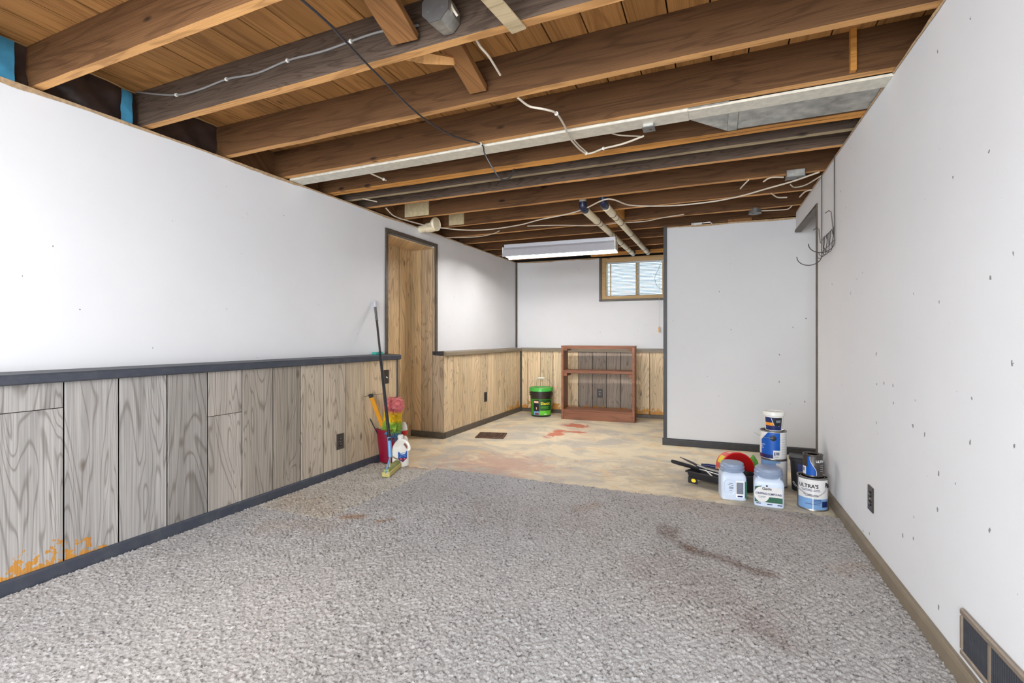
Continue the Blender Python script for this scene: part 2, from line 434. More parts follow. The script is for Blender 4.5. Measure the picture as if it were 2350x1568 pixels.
# ------------------------------------------------------------ floor and shell
XW0, XW1, Y0, Y1 = -3.25, 2.35, -2.6, 6.66
mb = MB(); n = 1; mb.box(XW0, XW1, Y0, Y1, -0.12, 0.0)
struct('floor', mb, 'bare_concrete')
def fL(d, y, z): return (xu(y)+d, y, z)       # d measured into the room from the upper left wall face
def fLl(d, y, z): return (xl(y)+d, y, z)
def fR(d, y, z): return (xr(y)-d, y, z)
def fB(x, d, z): return (x, yb(x)-d, z)
def fBu(x, d, z): return (x, ybu(x)-d, z)
JA, JB = 3.53, 4.31                            # the recess in the left wall
mb = MB()
mb.box(-.10, 0, Y0, JA, 0, 2.14, f=fL); mb.box(-.10, 0, JA, JB, 2.005, 2.14, f=fL)
mb.box(-.10, 0, JB, 6.56, 0, 2.14, f=fL)
mb.box(-.34, -.30, JA-.1, JB+.1, 0, 2.14, f=fL)                    # back of the recess
mb.box(-.30, -.10, JA, JB, 1.99, 2.06, f=fL)                       # boxed soffit
mb.box(-.30, -.10, JA-.04, JA-.001, 0, 2.06, f=fL)                 # near return
mb.box(-.30, -.10, JB+.001, JB+.04, 0, 2.06, f=fL)                 # far return
mb.box(.0, .096, Y0, JA-.012, 0, .86, 1, f=fL); mb.box(.0, .096, JB+.012, 6.36, 0, .86, 1, f=fL)   # furring behind the wainscot
wl = struct('wall_left', mb, ['drywall', 'dark_void'])
mb = MB(); mb.box(-1.6, 0, 0, 0, 0, 0)
mb = MB()
def PB(x0, x1, z0, z1, d0=-.12, d1=0): mb.box(x0, x1, d0, d1, z0, z1, f=fBu)
WX0, WX1, WZ0, WZ1 = -1.475, -.50, 1.545, 2.135
PB(-2.9, WX0, 0, 2.14); PB(WX1, 2.35, 0, 2.14); PB(WX0, WX1, 0, WZ0)
mb.box(-2.75, .9, .0, .086, 0, .86, 1, f=fBu)
wb = struct('wall_back', mb, ['drywall', 'dark_void'])
# right wall with its door opening
DA, DB, DZ = 3.985, 4.88, 1.985
mb = MB()
mb.box(-.035, 0, Y0, DA, 0, 2.15, f=fR); mb.box(-.035, 0, DA, DB, DZ, 2.15, f=fR)
wr_ = struct('wall_right', mb, 'drywall')
PA = (-.475, 4.905); PBp = (.83, 4.952)
def fP(u, d, z):      # partition frame: u along, d toward the camera
    L = Vector((PBp[0]-PA[0], PBp[1]-PA[1])); L.normalize(); return (PA[0]+L.x*u+L.y*d, PA[1]+L.y*u-L.x*d, z)
mb = MB(); mb.box(.012, 2.85, -.11, 0, 0, 2.125, f=fP)
wp = struct('wall_partition', mb, 'drywall_grey')
mb = MB(); mb.box(XW0, XW1, Y0-.1, Y0, 0, 2.35); struct('wall_rear', mb, 'drywall')
mb = MB(); mb.box(2.35, 2.45, Y0, Y1, 0, 2.35); struct('wall_side_room', mb, 'drywall')

# torn paper edges along the top of the drywall
def torn(name, parent, f, a0, a1, zt, depth, step=.035, axis='y'):
    mb = MB(); n = int((a1-a0)/step); top = []; bot = []; 
    for i in range(n+1):
        a = a0+(a1-a0)*i/n
        zz = depth*(.25+1.5*max(0, mnoise.noise(Vector((a*2.3, 3.1, depth*40))))+.5*abs(mnoise.noise(Vector((a*9, 1, 0)))))
        off = .0015+.006*abs(mnoise.noise(Vector((a*6, 7, 0))))
        top.append((a, off)); bot.append((a, .0015, zz))
    vs = []
    for i in range(n+1):
        a = top[i][0]
        vs += [f(a, -.10 if False else -.012, zt+.004), f(a, top[i][1]+.003, zt+.004), f(a, bot[i][1]+.001, zt-bot[i][2])]
    mb.add(vs, [(3*i, 3*i+3, 3*i+4, 3*i+1) for i in range(n)]+[(3*i+1, 3*i+4, 3*i+5, 3*i+2) for i in range(n)])
    return obj(name, mb, 'torn_paper', parent)
torn('torn_paper_edge', wl, lambda a, d, z: fL(d, a, z), .2, 6.45, 2.14, .017)
torn('torn_paper_edge', wb, lambda a, d, z: fBu(a, d, z), -2.68, WX0-.03, 2.14, .02)
torn('torn_paper_edge', wr_, lambda a, d, z: fR(d, a, z), .8, 4.85, 2.15, .006)
torn('torn_paper_edge', wp, lambda a, d, z: fP(a, d, z), .02, 1.15, 2.125, .012)

# ------------------------------------------------------------ wainscot planks
def planks(parent, f, edges, z0, z1, cols, th=.006, gap=.007, splits=()):
    for i in range(len(edges)-1):
        a, b = edges[i]+gap/2, edges[i+1]-gap/2
        col = cols((a+b)/2, i)
        zs = [z0, z1]
        if i in dict(splits): zs = [z0, dict(splits)[i], z1]
        for k in range(len(zs)-1):
            mb = MB(); mb.box(a, b, -th, 0, zs[k]+(.003 if k else 0), zs[k+1], f=lambda u, d, z: f(u, d, z))
            kk = random.uniform(.93, 1.07); cc = tuple(c*kk for c in col[:3])+(1,)
            obj('plank', mb, 'panel_wood', parent, bevel=.0008, color=cc)
def lerp(a, b, t): t = max(0, min(1, t)); return tuple(a[i]*(1-t)+b[i]*t for i in range(4))
GREY, MID, TAN, TAN2 = srgb(176, 172, 168), srgb(194, 180, 160), srgb(232, 206, 166), srgb(240, 216, 178)
DK = {0: 1, 1: 1.02, 2: .96, 3: .86, 4: 1.0, 5: .96, 6: .82, 7: 1.06, 8: 1, 9: .92, 10: 1.02}
near_e = [1.17-.215*k for k in range(18, 0, -1)]+[1.17, 1.38, 1.599, 1.814, 2.026, 2.243, 2.463, 2.67, 2.89, 3.1, 3.339, JA-.012]
def cnear(y, i):
    k = i-17
    c = lerp(GREY, MID, (y-1.5)/1.3) if y < 2.8 else lerp(MID, TAN, (y-2.8)/.6)
    return tuple(v*DK.get(k, 1) for v in c[:3])+(1,)
planks(wl, lambda u, d, z: fLl(d, u, z), near_e, .0, .868, cnear, splits=((17, .74), (21, .60), (27, .57)))
far_e = [4.31, 4.501, 4.698, 4.91, 5.127, 5.323, 5.52, 5.69, 5.853, 6.06, 6.2, 6.355]
planks(wl, lambda u, d, z: fLl(d, u, z), far_e, .0, .868, lambda y, i: lerp(TAN, TAN2, random.random()))
bx = [-2.58, -2.47, -2.28, -2.10, -1.93, -1.74, -1.55, -1.36, -1.17, -.98, -.80, -.62, -.43, -.2, .0, .3, .6]
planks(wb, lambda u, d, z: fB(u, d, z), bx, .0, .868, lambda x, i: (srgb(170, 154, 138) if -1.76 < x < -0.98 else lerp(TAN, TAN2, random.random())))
# recess panelling: back (facing +x) and far return (facing the camera)
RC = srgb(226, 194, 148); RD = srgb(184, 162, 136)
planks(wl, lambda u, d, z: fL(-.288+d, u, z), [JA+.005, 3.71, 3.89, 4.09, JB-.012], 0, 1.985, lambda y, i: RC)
def fRet(u, d, z): return (xu(JB)-.285+u, JB-.012-d+.012, z)
ue = [0, .125, .262, .397]
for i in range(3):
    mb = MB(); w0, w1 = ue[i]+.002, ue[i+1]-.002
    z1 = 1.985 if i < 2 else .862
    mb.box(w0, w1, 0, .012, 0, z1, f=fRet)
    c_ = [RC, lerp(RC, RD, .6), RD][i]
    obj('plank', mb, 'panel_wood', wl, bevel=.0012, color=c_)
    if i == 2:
        mb = MB(); mb.box(w0, .286, 0, .012, z1+.001, 1.985, f=fRet); obj('plank', mb, 'panel_wood', wl, color=c_)
mb = MB(); mb.box(-.285, -.004, JA, JB-.012, 1.978, 1.989, f=fL); obj('soffit_board', mb, 'panel_wood', wl, color=RC)

# ------------------------------------------------------------ rails, baseboards, trims
def rail_prof(h0=.855, h1=.905):
    return [(0, h0), (.020, h0), (.030, h0+.006), (.030, h1-.014), (.022, h1-.006), (-.03, h1-.004), (-.108, h1), (-.108, h1-.01), (0, h1-.02)]
mb = MB()
mb.prism(rail_prof(), 1, Y0, JA+.015, f=lambda d, a, z: fLl(d, a, z))
tag(obj('chair_rail', mb, 'trim_slate', wl, bevel=0), 'slate painted chair rail along the near wainscot')
mb = MB(); mb.prism(rail_prof(), 1, JB-.01, 6.345, f=lambda d, a, z: fLl(d, a, z)); obj('chair_rail', mb, 'trim_tan', wl)
mb = MB()
mb.prism([(-.0, .855), (.028, .857), (.028, .89), (-.10, .905), (-.10, .885), (0, .88)], 0, -2.60, .6, f=lambda x, d, z: fB(x, d, z))
obj('chair_rail', mb, 'trim_tan', wb)
def baseboard(name, mb, mat): return struct(name, mb, mat, bevel=.002)
mb = MB(); mb.prism([(0, 0), (.014, 0), (.014, .058), (.010, .066), (0, .066)], 1, Y0, JA, f=lambda d, a, z: fLl(d, a, z)); baseboard('baseboard_left', mb, 'trim_slate')
mb = MB(); mb.prism([(0, 0), (.014, 0), (.014, .055), (.010, .062), (0, .062)], 1, JB, 6.34, f=lambda d, a, z: fLl(d, a, z)); baseboard('baseboard_left_far', mb, 'trim_brown')
mb = MB(); mb.box(-.28, .125, .012, .028, 0, .062, f=lambda u, d, z: (xu(JB)+u, JB-.004-d+.004-.002, z)); baseboard('baseboard_recess', mb, 'trim_brown')
mb = MB(); mb.prism([(0, 0), (.013, 0), (.013, .045), (0, .05)], 0, -2.58, .6, f=lambda x, d, z: fB(x, d, z)); baseboard('baseboard_back', mb, 'trim_brown')
mb = MB(); mb.prism([(0, 0), (.020, 0), (.020, .058), (.014, .07), (0, .072)], 1, Y0, DA-.03, f=lambda d, a, z: fR(d, a, z)); baseboard('baseboard_right', mb, 'trim_tan')
mb = MB(); mb.prism([(0, 0), (.014, 0), (.014, .058), (.008, .068), (0, .068)], 0, -.012, 2.8, f=lambda u, d, z: fP(u, d, z)); baseboard('baseboard_partition', mb, 'trim_dark')
# trims
mb = MB()
mb.box(-.01, .014, JA-.032, JA, .906, 2.035, f=fL); mb.box(-.01, .014, JA, JB, 2.005, 2.035, f=fL); mb.box(-.01, .014, JB-.002, JB+.034, .906, 2.035, f=fL)
struct('trim_1', mb, 'trim_brown', bevel=.002)
mb = MB(); mb.box(0, .004, JA-.014, JA+.006, 0, .855, f=fLl); struct('trim_2', mb, 'trim_slate')
mb = MB(); mb.box(-.008, .014, JB-.034, JB+.0, .868, .906, f=fL); mb.box(.014, .112, JB-.018, JB-.001, .868, .906, f=fL); struct('trim_3', mb, 'trim_dark')
mb = MB(); c0 = Vector((xu(6.43), ybu(-2.69))); mb.box(c0.x-.01, c0.x+.022, c0.y-.02, c0.y+.02, .905, 2.14); struct('trim_4', mb, 'trim_brown')
c1 = Vector((xl(6.35), yb(-2.58))); mb = MB(); mb.box(c1.x-.005, c1.x+.020, c1.y-.022, c1.y+.01, 0, .86); struct('trim_5', mb, 'trim_dark')
mb = MB(); mb.box(-.003, .030, -.115, .012, 0, 2.135, f=fP); struct('trim_6', mb, 'trim_dark', bevel=.002)
mb = MB(); mb.box(-.04, .010, DA-.022, DA+.002, 0, DZ+.016, f=fR); mb.box(-.04, .010, DA, DB, DZ-.006, DZ+.016, f=fR)
struct('door_1', mb, 'trim_brown', bevel=.002)

# ------------------------------------------------------------ ceiling: subfloor boards, joists, bridging
mb = MB(); mb.box(XW0, XW1, Y0, Y1, 2.372, 2.42); mb.box(-3.12, -3.06, Y0, Y1, 2.0, 2.372); mb.box(XW0, XW1, 6.62, Y1, 2.14, 2.372)
ceil = struct('ceiling', mb, 'dark_void')
x = -3.06; k = 0
ZS = 2.3425
while x < 2.35:
    w = .160+random.uniform(-.004, .004)
    mb = MB(); zz = ZS+random.uniform(0, .002)
    mb.box(x+.0032, x+w-.0032, Y0, 6.62, zz, 2.372)
    obj('subfloor_board', mb, 'subfloor', ceil); x += w; k += 1
JY = [-2.33, -1.90, -1.47, -1.04, -.61, -.18, .25, .68, 1.113, 1.5508, 1.9985, 2.4196, 2.824, 2.866, 3.046, 3.268, 3.71, 4.15, 4.60, 4.985, 5.44, 5.88, 6.28]
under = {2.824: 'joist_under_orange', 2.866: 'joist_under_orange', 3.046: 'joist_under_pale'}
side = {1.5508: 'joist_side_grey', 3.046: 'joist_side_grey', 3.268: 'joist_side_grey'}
def joist(y, zb=ZC, x0=-3.06, x1=2.35):
    mb = MB(); N = 46; h = ZS-.0005
    # slightly uneven lower arris
    for i in range(N):
        a, b = x0+(x1-x0)*i/N, x0+(x1-x0)*(i+1)/N
        def lo(q, sd): return zb+.0035*mnoise.noise(Vector((q*2.1, y*3, sd)))+.0015*mnoise.noise(Vector((q*11, y*3, sd)))
        c = [(a, y, lo(a, 0)), (b, y, lo(b, 0)), (b, y+.040, lo(b, 5)), (a, y+.040, lo(a, 5)), (a, y, h), (b, y, h), (b, y+.040, h), (a, y+.040, h)]
        fs = [(0, 3, 2, 1), (4, 5, 6, 7), (0, 1, 5, 4), (2, 3, 7, 6)]; ms = [1, 0, 0, 0]
        if i == 0: fs.append((3, 0, 4, 7)); ms.append(0)
        if i == N-1: fs.append((1, 2, 6, 5)); ms.append(0)
        mb.add(c, fs, ms)
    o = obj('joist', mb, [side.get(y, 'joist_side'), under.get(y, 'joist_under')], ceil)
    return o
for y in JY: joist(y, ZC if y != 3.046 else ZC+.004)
# blocking
def board_between(name, p, q, w, th, mat='bridging', up=(0, 0, 1), parent=ceil):
    p, q = Vector(p), Vector(q); d = (q-p).normalized(); sd = d.cross(Vector(up)).normalized(); nn = sd.cross(d)
    mb = MB(); c = []
    for e in (p, q):
        pass
    c = [p-sd*w/2-nn*th/2, p+sd*w/2-nn*th/2, q+sd*w/2-nn*th/2, q-sd*w/2-nn*th/2, p-sd*w/2+nn*th/2, p+sd*w/2+nn*th/2, q+sd*w/2+nn*th/2, q-sd*w/2+nn*th/2]
    mb.hexa(c); return obj(name, mb, mat, parent, bevel=.002)
board_between('bridging_board', (-1.10, 1.535, 2.195), (-1.08, 1.17, 2.32), .115, .03)
board_between('bridging_board', (-1.015, 1.985, 2.20), (-1.01, 1.60, 2.32), .085, .034)
board_between('bridging_lath', (-.65, 1.59, 2.150), (-.70, 1.20, 2.152), .06, .009, 'joist_under_pale')
q_ = [atz(927, 138, 2.20), atz(958, 118, 2.22), atz(1040, 133, 2.24), atz(1042, 150, 2.22), atz(975, 147, 2.20)]
mb = MB(); mb.add([v for v in q_]+[v+Vector((0, .02, .02)) for v in q_], [(0, 1, 2, 3, 4), (9, 8, 7, 6, 5)]+[(i, (i+1) % 5, 5+(i+1) % 5, 5+i) for i in range(5)])
obj('splintered_bridging', mb, 'joist_under', ceil)
def block(y0, y1, x, w=.04, z0=ZC, mat='joist_side'):
    mb = MB(); mb.box(x, x+w, y0+.041, y1-.001, z0, ZS-.002); obj('blocking', mb, [mat], ceil, bevel=.002)
mb = MB(); mb.box(.515, .537, 2.395, 2.4190, 2.165, ZS-.002); obj('blocking', mb, 'joist_under_orange', ceil)
block(4.60, 4.985, -1.02, .09, 2.19, 'joist_under_orange'); block(4.15, 4.60, -.90, .10, 2.17, 'joist_under_orange')
for a, b_ in ((3.268, 3.71), (3.71, 4.15)):
    block(a, b_, -2.80, .04, 2.17)
mb = MB(); mb.box(-.29, -.10, 5.05-.0, 5.09, 2.135, ZC+.02); mb.box(.1, .3, 4.93, 4.965, 2.13, 2.158); obj('blocking', mb, 'bridging', ceil)
mb = MB(); mb.box(WX0-.05, WX1+.1, 6.28-.06, 6.28-.002, 2.12, 2.16); obj('nailer', mb, 'joist_under_orange', ceil)
# vapour film and blue tabs in the bays above the near left wall
def film(name, y0, y1, x0, z0, z1, mat, amp=.02, n=14):
    mb = MB(); vs = []; m = 8
    for i in range(n+1):
        for j in range(m+1):
            y = y0+(y1-y0)*i/n; z = z0+(z1-z0)*j/m
            vs.append((x0+amp*mnoise.noise(Vector((y*9, z*14, x0*7)))+amp*.6*mnoise.noise(Vector((y*23, z*20, 2))), y, z))
    mb.add(vs, [(i*(m+1)+j, (i+1)*(m+1)+j, (i+1)*(m+1)+j+1, i*(m+1)+j+1) for i in range(n) for j in range(m)])
    return obj(name, mb, mat, ceil, smooth=True)
for a, b_ in ((.29, .68), (.72, 1.11), (1.16, 1.55), (1.60, 1.99)): film('vapour_film', a, b_, -2.815, 2.145, 2.338, 'film_dark', .016)
film('blue_tab', .93, 1.062, -2.79, 2.15, 2.33, 'film_blue', .010, 10)
film('blue_tab', 1.465, 1.515, -2.79, 2.15, 2.32, 'film_blue', .010, 8)
mb = MB(); mb.box(-2.88, -2.835, 2.04, 6.6, 2.145, ZS-.002); obj('rim_board', mb, 'joist_side', ceil)

# ------------------------------------------------------------ duct
du = thing('air_duct', 'flat galvanised air duct running between the joists towards the right wall', 'duct', (-.4, 2.55, 2.15))
def loc_(o): return lambda x, y, z: (x-o.location.x, y-o.location.y, z-o.location.z)
g = loc_(du); zt = 2.33
def mbx(x0, x1, y0, y1, z0, z1, m=0): q = MB(); q.box(x0, x1, y0, y1, z0, z1, m, f=g); return q
obj('narrow_run', mbx(-2.74, -.125, 2.466, 2.58, 2.146, 2.30), 'galv_bright', du, bevel=.003)
q = MB(); q.prism([(-.125, 2.58), (.055, 2.80), (.055, 2.466), (-.125, 2.466)], 2, 2.149, 2.30, f=g); obj('taper', q, 'galv', du, bevel=.003)
obj('wide_run', mbx(.10, .72, 2.565, 2.805, 2.156, 2.30), 'galv', du, bevel=.003)
obj('flange_strip', mbx(-.125, .69, 2.466, 2.564, 2.144, 2.156), 'galv_bright', du)
obj('seam_band', mbx(.055, .10, 2.565, 2.807, 2.153, 2.30), 'galv', du)

# ------------------------------------------------------------ cables and electrical boxes under the joists
def cable(name, pts, r, mat, label, staples=(), flat=False, group=None, n=6):
    sp = spline(pts, n); mb = MB(); mb.tube(sp, r, 8)
    if staples:
        root = thing(name, label, 'cable', Vector(pts[0]), group=group)
        mb.v = [tuple(Vector(v)-root.location) for v in mb.v]
        obj('sheath', mb, mat, root, smooth=True)
        for i in staples:
            p = sp[min(len(sp)-2, int(i*n))]; d = (sp[min(len(sp)-1, int(i*n)+1)]-p).normalized()
            q = MB(); a = p-root.location; q.tube([a-d*.004, a+d*.004], r*1.9, 8); obj('staple', q, 'white_plastic', root)
        return root
    o = obj(name, mb, mat, smooth=True); return tag(o, label, 'cable', group)
# black coax drooping from the near joists
P = [(690, -3, 2.12), (760, 60, 2.12), (850, 155, 2.13), (960, 262, 2.135), (1040, 312, 2.138), (1103, 331, 2.145)]
pts = [atz(a, b_, z) for a, b_, z in P]+[atd(1112, 352, 2.76), atd(1130, 385, 2.78), atd(1150, 411, 2.80), atd(1170, 408, 2.82), atd(1180, 388, 2.84)]
cable('coaxial_cable', pts, .0042, 'cable_black', 'long black cable drooping under the joists and ending in a loose hook', staples=(5,))
# grey cable stapled to the grey joist
jf = 1.5508-.006
def onj(px, py, y=jf):
    d = ray(px, py); k = y/d[1]; return Vector((d[0]*k, y, EYE+d[2]*k))
pts = [Vector((-2.9, 1.40, 2.26)), onj(262, 204)]+[onj(a, b_) for a, b_ in ((330, 213), (405, 218), (460, 205), (520, 182), (590, 168), (660, 139), (740, 118), (805, 95), (872, 73), (960, 58))]
cable('grey_cable', pts, .0045, 'cable_grey', 'grey cable stapled along the side of the weathered second joist', staples=(3, 5, 7, 9), n=6)
# white cable from the third joist to the square box
pts = [atz(1188, 224, 2.16), atz(1215, 244, 2.15), atz(1250, 251, 2.136), atz(1277, 261, 2.136), atz(1296, 290, 2.136), atz(1308, 318, 2.134), atz(1345, 352, 2.136), atz(1385, 341, 2.136), atz(1430, 330, 2.136), atz(1478, 312, 2.15)]
cable('white_cable', pts, .0052, 'cable_white', 'white cable looping under the duct to a small square box', staples=(3, 6, 7))
pts = [atz(1318, 322, 2.146), atz(1330, 335, 2.144), atz(1347, 350, 2.144)]
cable('white_cable_offcut', pts, .004, 'cable_white', 'short white cable beside the loop under the duct')
pts = [atz(1388, 300, 2.16), atz(1420, 310, 2.165), atz(1470, 313, 2.17)]
cable('white_cable_offcut', pts, .004, 'cable_white', 'short white cable entering the square box from above')
# long white cable swagged across the middle of the ceiling
P = [(886, 478), (905, 496), (940, 508), (985, 519), (1020, 524), (1065, 528), (1120, 527), (1190, 517), (1240, 504), (1300, 492), (1340, 480), (1385, 459), (1410, 459), (1445, 471), (1500, 473), (1560, 471), (1640, 462), (1700, 450), (1760, 433), (1820, 416), (1880, 395)]
pts = [atz(a, b_, 2.12 if a > 890 else 2.15) for a, b_ in P]
cable('white_cable', pts, .0055, 'cable_white', 'longest white cable swagged from the pipe stub across to the right wall')
P = [(1010, 546), (1060, 545), (1100, 543), (1130, 537), (1146, 530)]
cable('white_cable', [atz(a, b_, 2.14) for a, b_ in P], .0045, 'cable_white', 'thin white cable hanging near the left wall beyond the recess')
P = [(1010, 520), (1100, 519), (1200, 518)]
P = [(1210, 519), (1280, 517), (1360, 518), (1420, 512), (1480, 508), (1520, 500), (1570, 492)]
cable('white_cable', [atz(a, b_, 2.145) for a, b_ in P], .0045, 'cable_white', 'white cable sagging behind the two cream pipes')
cable('white_cable_offcut', [atz(1699, 433, 2.14), atz(1708, 423, 2.145), atz(1718, 413, 2.15)], .005, 'cable_white', 'short straight cut cable end left of the grey boxes')
cable('white_cable_offcut', [atz(1752, 417, 2.14), atz(1768, 408, 2.145), atz(1798, 407, 2.15)], .0052, 'cable_white', 'cut cable end poking left from the rectangular grey box')
cable('white_cable_offcut', [atz(1814, 424, 2.14), atz(1824, 430, 2.14), atz(1850, 424, 2.14), atz(1887, 402, 2.15)], .0045, 'cable_white', 'cable curving from the rectangular grey box to the right wall')
cable('white_cable_offcut', [atz(1770, 444, 2.15), atz(1785, 453, 2.14), atz(1806, 453, 2.14)], .0052, 'cable_white', 'cut cable end hooked below the long cable')
cable('white_cable_offcut', [atz(1835, 452, 2.14), atz(1848, 440, 2.145), atz(1866, 435, 2.15)], .0052, 'cable_white', 'cut cable end next to the top of the doorway')
cable('white_cable_offcut', [atz(1748, 484, 2.13), atz(1790, 482, 2.13), atz(1808, 480, 2.13), atz(1818, 472, 2.14)], .0045, 'cable_white', 'cable leaving the round grey box above the partition')
cable('white_cable_offcut', [atz(820, 385, 2.165), atz(850, 398, 2.15), atz(886, 414, 2.15)], .0052, 'cable_white', 'short white cable clipped near the left wall', staples=(1.9,))
cable('white_cable_offcut', [atz(832, 456, 2.15), atz(865, 463, 2.15)], .0045, 'cable_white', 'small cable stub low by the left wall top')
cable('white_cable_offcut', [atd(1028, -10, 1.70), atd(1038, 18, 1.70), atd(1050, 37, 1.71)], .0048, 'cable_white', 'cable end beside the octagonal box')
cable('white_cable_offcut', [atz(1091, 88, 2.21), atz(1103, 108, 2.19), atz(1122, 130, 2.18), atz(1148, 172, 2.17)], .0048, 'cable_white', 'white cable end between the second and third joists')
# octagonal box
p = onj(999, 14, 1.452)
ob = thing('octagonal_box', 'octagonal grey metal box fixed to the weathered second joist', 'electrical box', p, rot=(-PI/2, 0, 0))
def oct(prof, ph=PI/8):
    q = MB(); q.lathe(prof, 8); q.v = [(v[0]*math.cos(ph)-v[1]*math.sin(ph), v[0]*math.sin(ph)+v[1]*math.cos(ph), v[2]) for v in q.v]; return q
obj('box_body', oct([(.056, 0), (.056, .05), (.050, .096)]), 'galv', ob, bevel=.002)
obj('cover', oct([(.0585, -.003), (.0585, 0)]), 'box_dark', ob)
for a in (-.03, .03):
    mb = MB(); mb.lathe([(.004, -.006), (.004, -.003)], 8, c=(a, .01)); obj('screw', mb, 'chrome', ob)
def sqbox(px, py, z, w, d, h, rz, label, scr=True):
    p = atz(px, py, z); o = thing('junction_box', label, 'electrical box', (p.x, p.y, z), rz)
    mb = MB(); mb.box(-w/2, w/2, -d/2, d/2, 0, h); obj('box_body', mb, 'galv', o, bevel=.003)
    mb = MB(); mb.box(-w/2-.003, w/2+.003, -d/2-.003, d/2+.003, -.003, 0); obj('cover', mb, 'box_grey', o)
    mb = MB(); mb.lathe([(.008, -.005), (.008, -.003)], 6, c=(w*.15, 0)); obj('knockout', mb, 'rust', o)
    return o
sqbox(1489, 296, 2.13, .055, .06, .05, 0, 'small square grey box under the duct')
sqbox(1825, 408, 2.13, .11, .06, .05, 0, 'rectangular grey box near the top of the right wall')
p = atz(1733, 489, 2.13)
ob = thing('round_box', 'round grey box mounted above the grey partition', 'electrical box', (p.x, p.y, 2.125))
mb = MB(); mb.lathe([(.052, 0), (.05, .04)], 20); obj('box_body', mb, 'box_grey', ob, smooth=True)
mb = MB(); mb.lathe([(.007, -.004), (.007, 0)], 6, c=(-.02, -.01)); obj('knockout', mb, 'rust', ob)
p = atz(1597, 505, 2.14)
q = thing('metal_bracket', 'small metal bracket lying on top of the partition', 'bracket', (p.x, 4.95, 2.127))
mb = MB(); mb.box(-.05, .05, -.02, .02, 0, .028); obj('body', mb, 'galv', q, bevel=.002)
mb = MB(); mb.tube([(.05, 0, .024), (.12, 0, .026), (.135, 0, .01), (.135, 0, 0.004)], .004, 6); obj('wire_bail', mb, 'wire_light', q)

# cream pipes
def pipe(pa, pb, label, up):
    root = thing('cream_pipe', label, 'pipe', pa, group='cream pipes under the ceiling'); v = Vector(pb)-Vector(pa)
    L = v.length; d = v.normalized()
    mb = MB(); mb.tube([d*0, d*L], .028, 20); obj('pipe_run', mb, 'pvc', root, smooth=True)
    for f in up['rings']:
        mb = MB(); mb.tube([d*(L*f-.0055), d*(L*f+.0055)], .0300, 20); obj('joint_ring', mb, 'pvc_ring', root, smooth=True)
    for f0, f1 in up['sleeves']:
        mb = MB(); mb.tube([d*(L*f0), d*(L*f1)], .0325, 20); obj('coupling', mb, 'pvc', root, smooth=True)
    mb = MB(); mb.tube(spline([d*.05, d*-.01, Vector((0, -.03, .015)), Vector((0, -.035, .05))], 6), .031, 16); obj('elbow', mb, 'fitting_navy', root, smooth=True)
    mb = MB(); mb.tube([Vector((0, -.035, .05)), Vector((0, -.035, .075))], .028, 16); obj('riser', mb, 'galv_bright', root, smooth=True)
    for f in up['straps']:
        c = d*(L*f); mb = MB(); mb.tube([c-d*.008, c+d*.008], .031, 16); mb.tube([c+Vector((.028, 0, 0)), c+Vector((.035, 0, .065))], .005, 6); obj('strap', mb, 'wire_dark', root)
    return root
a = atz(1340, 480, 2.116); b_ = atz(1453, 583, 2.116)
pipe(a, b_, 'left one of two cream plastic pipes hung under the joists', dict(rings=(.20, .24, .48, .66, .80, .88), sleeves=((.02, .19),), straps=(.97,)))
a = atz(1386, 470, 2.116); b_ = atz(1487, 580, 2.116)
pipe(a, b_, 'right one of two cream plastic pipes hung under the joists', dict(rings=(.14, .19, .28, .50, .68, .86), sleeves=((.03, .13),), straps=(.96,)))
# stub of old white plumbing above the recess
p = Vector((-2.50, 3.98, 2.10))
pl = thing('pipe_stub', 'old cream plumbing tee poking out above the wall recess', 'pipe', (-2.55, 4.02, 2.13))
mb = MB(); mb.tube([(-.19, .03, 0), (-.03, -.02, 0)], .036, 16); obj('pipe_run', mb, 'pvc', pl, smooth=True)
mb = MB(); mb.tube([(-.06, -.01, .0), (.03, -.035, .0)], .047, 16); obj('coupling', mb, 'pvc', pl, smooth=True)
mb = MB(); mb.tube([(.03, -.03, .02), (.05, -.035, .02), (.055, -.035, .02)], [.06, .068, .06], 16); obj('flange', mb, 'pvc', pl, smooth=True)
film_ = MB(); film_.box(-2.66, -2.40, 3.70, 3.709, 2.165, 2.335); o = obj('plaster_splash', film_, 'spackle', ceil)
film_ = MB(); film_.box(-2.45, -2.28, 4.142, 4.149, 2.165, 2.335); o = obj('plaster_splash', film_, 'spackle', ceil)

# ------------------------------------------------------------ shop light
fa, fb = atz(1160, 580, 1.985), atz(1414, 563, 1.985)
ctr = (fa+fb)/2; ang = math.atan2(fb.y-fa.y, fb.x-fa.x); Lf = (fb-fa).length
sl = thing('shop_light', 'lit white fluorescent shop light hung under the joists by the back wall', 'light', (ctr.x, ctr.y, 1.94), ang)
h = Lf/2
mb = MB(); mb.prism([(-.045, .085), (.045, .085), (.045, .125), (-.045, .125)], 0, -h, h); obj('housing', mb, 'white_metal', sl, bevel=.003)
mb = MB()
for sgn in (-1, 1):
    mb.prism([(sgn*.045, .088), (sgn*.068, .064), (sgn*.098, -.006), (sgn*.101, -.018), (sgn*.098, -.018), (sgn*.094, -.006), (sgn*.064, .060), (sgn*.04, .084)], 0, -h, h)
obj('reflector', mb, 'white_metal', sl)
for sgn in (-1, 1):
    mb = MB(); mb.tube([(-h+.02, sgn*.048, .012), (h-.02, sgn*.048, .012)], .0135, 14); obj('fluorescent_tube', mb, 'tube_glow', sl, smooth=True)
    mb = MB(); mb.box(sgn*h-.006, sgn*h+.006, -.085, .085, -.004, .09); obj('end_cap', mb, 'white_plastic', sl, bevel=.002)
    mb = MB(); mb.tube([(sgn*(h-.05), 0, .12), (sgn*(h-.03), .0, .17), (sgn*(h-.07), 0, .225)], .002, 6); obj('hanging_wire', mb, 'wire_dark', sl)

